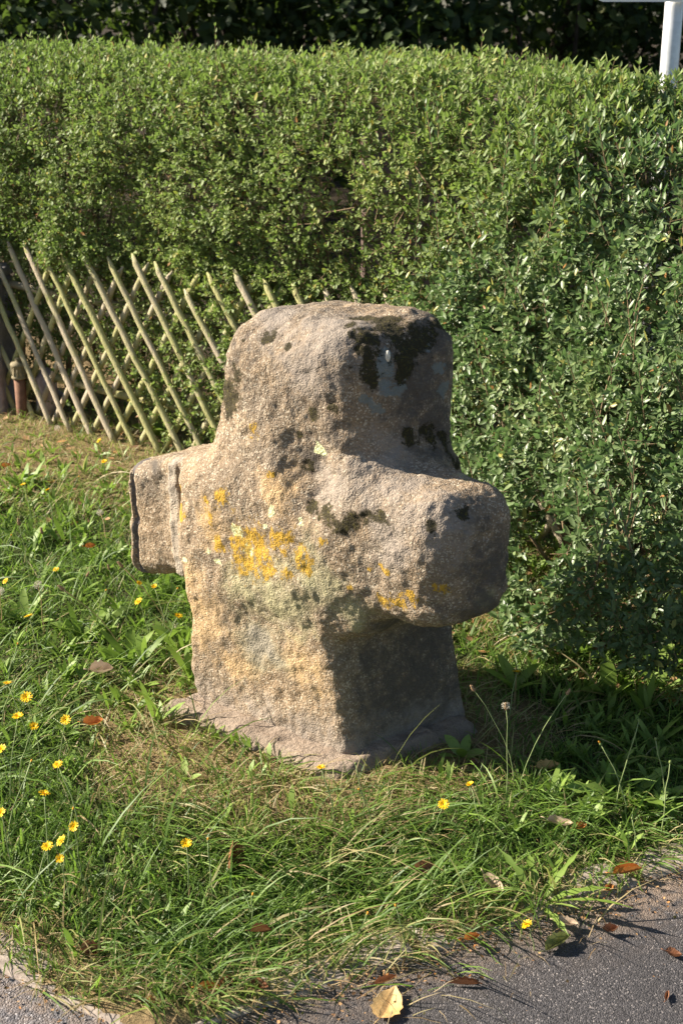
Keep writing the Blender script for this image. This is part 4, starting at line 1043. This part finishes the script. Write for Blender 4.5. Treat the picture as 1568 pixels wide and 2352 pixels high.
b_(1467, 1653, .22, .0080, 'slim green bud on the tallest curved stalk at right', False, lean=(.04, .03))
b_(1450, 1878, .09, .0075, 'small green bud low in the grass at right', False)
b_(230, 1965, .10, .0075, 'green bud beside the lower left cluster', False)
clock(88, 1343, .15, .0115, 'round fluffy seed head left of the stone arm, beside a yellow flower')
clock(230, 1177, .11, .0105, 'pale fluffy seed head nearest the stone arm')
clock(132, 983, .05, .0110, 'tan fluffy seed head in the dry strip before the fence')
clock(2, 1357, .14, .0110, 'fluffy seed head cut by the left edge')
plantain(44, 1199, .26, .0125, 'tall brown plantain spike at the far left', lean=(-.01, -.03))
plantain(96, 1219, .26, .0110, 'brown plantain spike on a long green stalk, right of the tallest', lean=(-.03, -.02))
plantain(330, 1270, .22, .0105, 'brown plantain spike slanting up to the stone arm', lean=(.16, .02))
plantain(277, 1297, .20, .0120, 'brown plantain spike on a reddish slanting stalk below the arm', mats='drystem', lean=(-.12, .02))
plantain(141, 1350, .19, .0110, 'brown plantain spike on a reddish stalk leaning left', mats='drystem', lean=(-.14, .0))
plantain(202, 1319, .16, .0090, 'thin brown plantain spike between two leaning ones', lean=(.05, .0))
plantain(250, 1303, .16, .0090, 'dark brown plantain spike in the grass left of the arm', lean=(-.03, .0))
plantain(1085, 1581, .26, .0095, 'brown plantain head on a leaning stalk right of the shaft', lean=(-.10, .0), thick=.0009)
plantain(1161, 1623, .24, .0095, 'plantain head with white stamens right of the shaft', True, lean=(-.01, .02), thick=.0009)
plantain(1304, 1589, .27, .0085, 'slim plantain head on a stalk leaning right before the hedge', lean=(.09, .0), thick=.0009)

def fallen(px, py, L, wid, mat, label, rot=0., curl=.6, fold=.3, tilt=(0, 0), z=.012, seed=0, pointed=.8, crumple=.1):
    r_ = random.Random(seed + 17); n, m = 11, 7; V = []; vein = []; F = []
    for i in range(n):
        t = i / (n - 1); hw = wid * (math.sin(math.pi * min(1, t ** pointed)) ** .75) * .5 * (1 + .10 * math.sin(i * 2.7)) + .02 * wid
        cx = (t - .5); bx = math.sin(cx * curl * 2) / (curl * 2) if curl else cx; bz = (1 - math.cos(cx * curl * 2)) / (curl * 2) if curl else 0
        for j in range(m):
            s = (j - (m - 1) / 2) / ((m - 1) / 2)
            zz = bz + fold * abs(s) ** 1.4 * hw * 1.6 + crumple * .12 * (math.sin(7 * t + 3 * s + seed) * math.cos(5 * s + seed)) + .018 * math.sin(t * 40) * abs(s)
            V.append(((bx) * L, s * hw * L * (1 - .25 * fold), zz * L)); vein.append(max(0, 1 - abs(s) * 5) + .5 * max(0, math.sin(t * 42 + abs(s) * 6) - .6))
    for i in range(n - 1):
        for j in range(m - 1): F.append((i * m + j, (i + 1) * m + j, (i + 1) * m + j + 1, i * m + j + 1))
    zmin = min(v[2] for v in V)
    V = [(x, y, zz - zmin) for x, y, zz in V]
    mb = MB(); mb.add(V, F); mb.tube([V[3], (V[3][0] - L * .12, V[3][1] + L * .02, V[3][2] + .003), (V[3][0] - L * .22, V[3][1] + L * .06, V[3][2] + .002)], [.0009, .0008, .0008], 5)
    me = mb.mesh('fallen_leaf'); at = me.attributes.new('vein', 'FLOAT', 'POINT'); at.data.foreach_set('value', np.array(vein + [0] * (len(mb.v) - len(vein)), np.float32))
    o = link('fallen_leaf', me, loc=gp(px, py, z), mats=[M[mat]]); o.rotation_euler = (tilt[0], tilt[1], rot); tag(o, label, 'fallen leaf', 'dry leaves fallen on the grass and asphalt'); return o
f_ = fallen
f_(890, 2312, .085, .62, 'leaf_tan', 'large tan fallen leaf lying flat on the asphalt at the bottom', R(70), .5, .15, (.04, -.04), .006, 1)
f_(525, 1972, .085, .55, 'leaf_brown', 'folded brown leaf standing upright in the front grass', R(80), .5, .8, (.9, -.9), .02, 2)
f_(215, 1665, .055, .6, 'leaf_orange', 'curled orange-brown leaf on the grass at left', R(20), 1.0, .6, (.2, 0), .035, 3)
f_(340, 2315, .045, .6, 'leaf_orange', 'small orange leaf standing in the grass above the corner of the kerb', R(75), .5, .3, (.6, -.9), .012, 4)
f_(210, 2188, .05, .6, 'leaf_brown', 'crumpled brown leaf in the grass near the left asphalt', R(10), .9, .6, (.3, .2), .02, 5, crumple=.6)
f_(600, 2142, .04, .4, 'leaf_brown', 'rolled brown leaf half hidden in the dark front grass', R(5), .4, 1.4, (.1, 0), .035, 6)
f_(970, 1998, .052, .6, 'leaf_brown', 'large dark brown leaf sunk in the grass at centre right', R(25), .9, .5, (.5, .1), .03, 7)
f_(1440, 2005, .062, .30, 'leaf_orange', 'long rolled orange-brown leaf at the right grass edge', R(8), .35, 1.5, (.1, -.1), .02, 8)
f_(1280, 2172, .07, .45, 'leaf_green', 'rolled olive green leaf at the asphalt edge', R(40), .4, .8, (.05, -.02), .005, 9)
f_(1068, 2262, .06, .18, 'leaf_brown', 'thin rolled dark brown leaf lying alone on the asphalt', R(-2), .2, 1.6, (0, 0), .006, 10)
f_(885, 2258, .05, .3, 'leaf_brown', 'curled reddish brown leaf just above the large tan leaf', R(25), .9, 1.2, (.2, -.1), .01, 11)
f_(1285, 1895, .06, .4, 'leaf_pale', 'pale pinkish curled leaf in the right grass', R(-15), .8, .8, (.2, 0), .03, 12)
f_(1330, 1903, .035, .6, 'leaf_orange', 'small orange leaf right of the pale curled one', R(30), .8, .6, (.2, 0), .025, 13)
f_(1135, 2035, .06, .45, 'leaf_pale', 'pale shrivelled leaf in the weed right of centre', R(-50), .9, .8, (.4, .2), .03, 14)
f_(1395, 2045, .038, .45, 'leaf_orange', 'reddish leaf below the long rolled one at right', R(60), .9, .7, (.2, .2), .012, 15)
f_(1300, 2125, .045, .5, 'leaf_pale', 'pale brown leaf under the sprawling weed at the asphalt', R(-10), .6, .7, (.1, 0), .012, 16)
f_(1400, 2140, .04, .4, 'leaf_brown', 'shrivelled plum-brown leaf on the asphalt at right', R(10), 1.2, .9, (.1, 0), .008, 17, crumple=.7)
f_(1545, 2195, .035, .5, 'leaf_brown', 'crumbled brown leaf on the asphalt at the right edge', R(-20), .9, .7, (.1, 0), .006, 18, crumple=.7)
f_(1255, 1765, .06, .5, 'leaf_tan', 'tan leaf in the grass right of the mortar footing', R(15), .7, .6, (.3, 0), .025, 19)
f_(1090, 1755, .035, .6, 'leaf_brown', 'small brown leaf beside the shaded mortar corner', R(40), .7, .6, (.3, 0), .01, 20)
f_(1080, 2158, .04, .45, 'leaf_orange', 'orange-brown leaf in the lower grass above the thin rolled one', R(30), .9, .8, (.3, .1), .02, 21)
f_(232, 975, .09, .6, 'leaf_pale', 'pale dry leaf leaning at the foot of the fence', R(60), .6, .5, (.7, -.3), .02, 22)
f_(208, 1258, .036, .6, 'leaf_orange', 'orange leaf in the grass left of the stone arm', R(20), .8, .7, (.4, 0), .05, 23)
f_(15, 1072, .04, .6, 'leaf_orange', 'orange leaf at the far left of the far lawn', R(40), .8, .5, (.3, 0), .03, 24)
f_(234, 1545, .065, .6, 'leaf_pale', 'pale cupped leaf among broad weed leaves left of the shaft', R(10), .8, .8, (.3, 0), .03, 25)
f_(480, 2275, .045, .5, 'leaf_orange', 'orange leaf in the dry grass near the kerb corner', R(10), .8, .7, (.2, 0), .015, 26)
f_(520, 2262, .045, .5, 'leaf_brown', 'brown leaf beside the orange one near the kerb corner', R(60), .8, .7, (.2, 0), .015, 27)
f_(590, 2268, .05, .5, 'leaf_brown', 'brown leaf in the dry grass above the front kerb', R(-20), .8, .7, (.2, 0), .015, 28)
f_(1530, 2290, .0 + .03, .3, 'leaf_brown', 'tiny brown leaf scrap on the asphalt near the bottom right', R(70), .4, .8, (0, 0), .005, 29)

# crumbs, twig ends and grit gathered along the edges of the paving
n = 1500; t_ = rng.uniform(0, 1.3, n); side_ = rng.random(n) < .75
off_ = rng.exponential(.045, n) - .01
cx_ = np.where(side_, KC[0] + dR[0] * t_ - nR[0] * off_, KC[0] - dL[0] * t_ - nL[0] * off_ * .6); cy_ = np.where(side_, KC[1] + dR[1] * t_ - nR[1] * off_, KC[1] - dL[1] * t_ - nL[1] * off_ * .6)
P = np.stack([cx_, cy_, np.full(n, .0075) + .003 * rng.random(n)], -1)
me = leaves_mesh('edge_crumbs', P, rng.normal(0, 1, (n, 3)) * [1, 1, .1], np.array([0, 0, 1.]) + rng.normal(0, .5, (n, 3)), rng.uniform(.002, .009, n), rng.uniform(.5, 2., n), rng.random(n))
tag(link('edge_crumbs', me, mats=[M['litter']]), 'brown crumbs and grit along the edge of the asphalt', 'debris', kind='stuff')
n = 130; t_ = rng.uniform(0, 1.3, n); off_ = rng.exponential(.05, n); sd = rng.random(n) < .8
P = np.stack([np.where(sd, KC[0] + dR[0] * t_ - nR[0] * off_, KC[0] - dL[0] * t_ - nL[0] * off_), np.where(sd, KC[1] + dR[1] * t_ - nR[1] * off_, KC[1] - dL[1] * t_ - nL[1] * off_), np.full(n, .007)], -1)
put('straw_bits', [blades(P, rng.uniform(0, 6.28, n), rng.uniform(.02, .07, n), np.full(n, 1.5), rng.uniform(0, .1, n), rng.uniform(.0012, .002, n), rng.random(n))], M['straw'], 'loose pale straw bits strewn on the asphalt edge', 'straw')

# larger weeds as plants of their own
def weed(px, py, nl, L, w, label, tilt=(.5, 1.1), seed=0, lobes=False):
    r_ = np.random.default_rng(seed); b = gp(px, py, .0); t = empty('broadleaf_weed', b); tag(t, label, 'weed', 'large broad-leaved weeds')
    for k in range(nl):
        rows = 9; prof = [.18, .4, .7, .92, 1., .95, .8, .5, .06]
        if lobes: prof = [p * (.55 if i % 2 else 1.15) for i, p in enumerate(prof)]
        az = np.array([6.283 * k / nl + r_.normal() * .25])
        V, Fq, a = blades(np.array([[0., 0, .003]]), az, np.array([L * r_.uniform(.7, 1.1)]), np.array([r_.uniform(*tilt)]), np.array([r_.uniform(.4, 1.)]), np.array([w * r_.uniform(.8, 1.15)]), np.array([r_.uniform(.2, .9)]), prof=prof, rows=rows, twist=r_.normal(0, .3, 1))
        # fold along the midrib
        Vm = V.reshape(rows, 2, 3); mid_ = Vm.mean(1) - np.array([0, 0, .08 * w]); V3 = np.stack([Vm[:, 0], mid_, Vm[:, 1]], 1).reshape(-1, 3)
        Fq = np.array([[3 * i + j, 3 * i + j + 1, 3 * i + j + 4, 3 * i + j + 3] for i in range(rows - 1) for j in (0, 1)])
        link('leaf', mesh_np('leaf', V3, [Fq], attrs=dict(var=np.full(len(V3), r_.uniform(.2, .95)))), t, mats=[M['broad']])
weed(365, 1005, 7, .11, .06, 'broad pale green weed at the fence foot behind the stone arm', (.3, .9), 1)
weed(190, 905, 4, .10, .05, 'bright green leafy weed climbing at the lattice near the pipe', (.0, .5), 2)
weed(330, 880, 3, .10, .06, 'dark green broad leaves poking through the lattice', (.2, .7), 3)
weed(1400, 1610, 6, .11, .04, 'broad-leaved weed at the foot of the hedge on the right', (.3, 1.), 4)
weed(1520, 1560, 6, .12, .04, 'broad-leaved weed at the right edge under the hedge', (.2, .8), 5)
weed(1330, 1520, 5, .12, .034, 'upright weed with dark leaves under the hedge gap', (.1, .6), 6)
weed(1440, 1850, 10, .15, .034, 'toothed rosette weed in the right grass', (.6, 1.2), 7, True)
weed(1240, 2085, 11, .17, .016, 'sprawling narrow-leaved weed hanging over the asphalt edge', (.7, 1.3), 8, True)
weed(1060, 1745, 5, .07, .03, 'dark leafy weed against the shaded mortar corner', (.4, 1.), 9)
weed(425, 1800, 4, .06, .018, 'dark green weed leaf cluster before the left mortar edge', (.3, .9), 10)
weed(300, 1530, 9, .12, .024, 'rosette of long bright leaves left of the shaft', (.4, 1.), 11)
weed(60, 1440, 8, .11, .024, 'broad bright rosette near the left edge of the lawn', (.4, 1.), 12)
weed(420, 1520, 7, .11, .024, 'bright broad leaves right against the left side of the shaft', (.3, .9), 13)
weed(200, 1470, 8, .11, .022, 'rosette of bright leaves in the middle of the left lawn', (.4, 1.), 14)
weed(1180, 1590, 7, .11, .03, 'leafy weed under the yellow flower right of the shaft', (.4, 1.), 15)
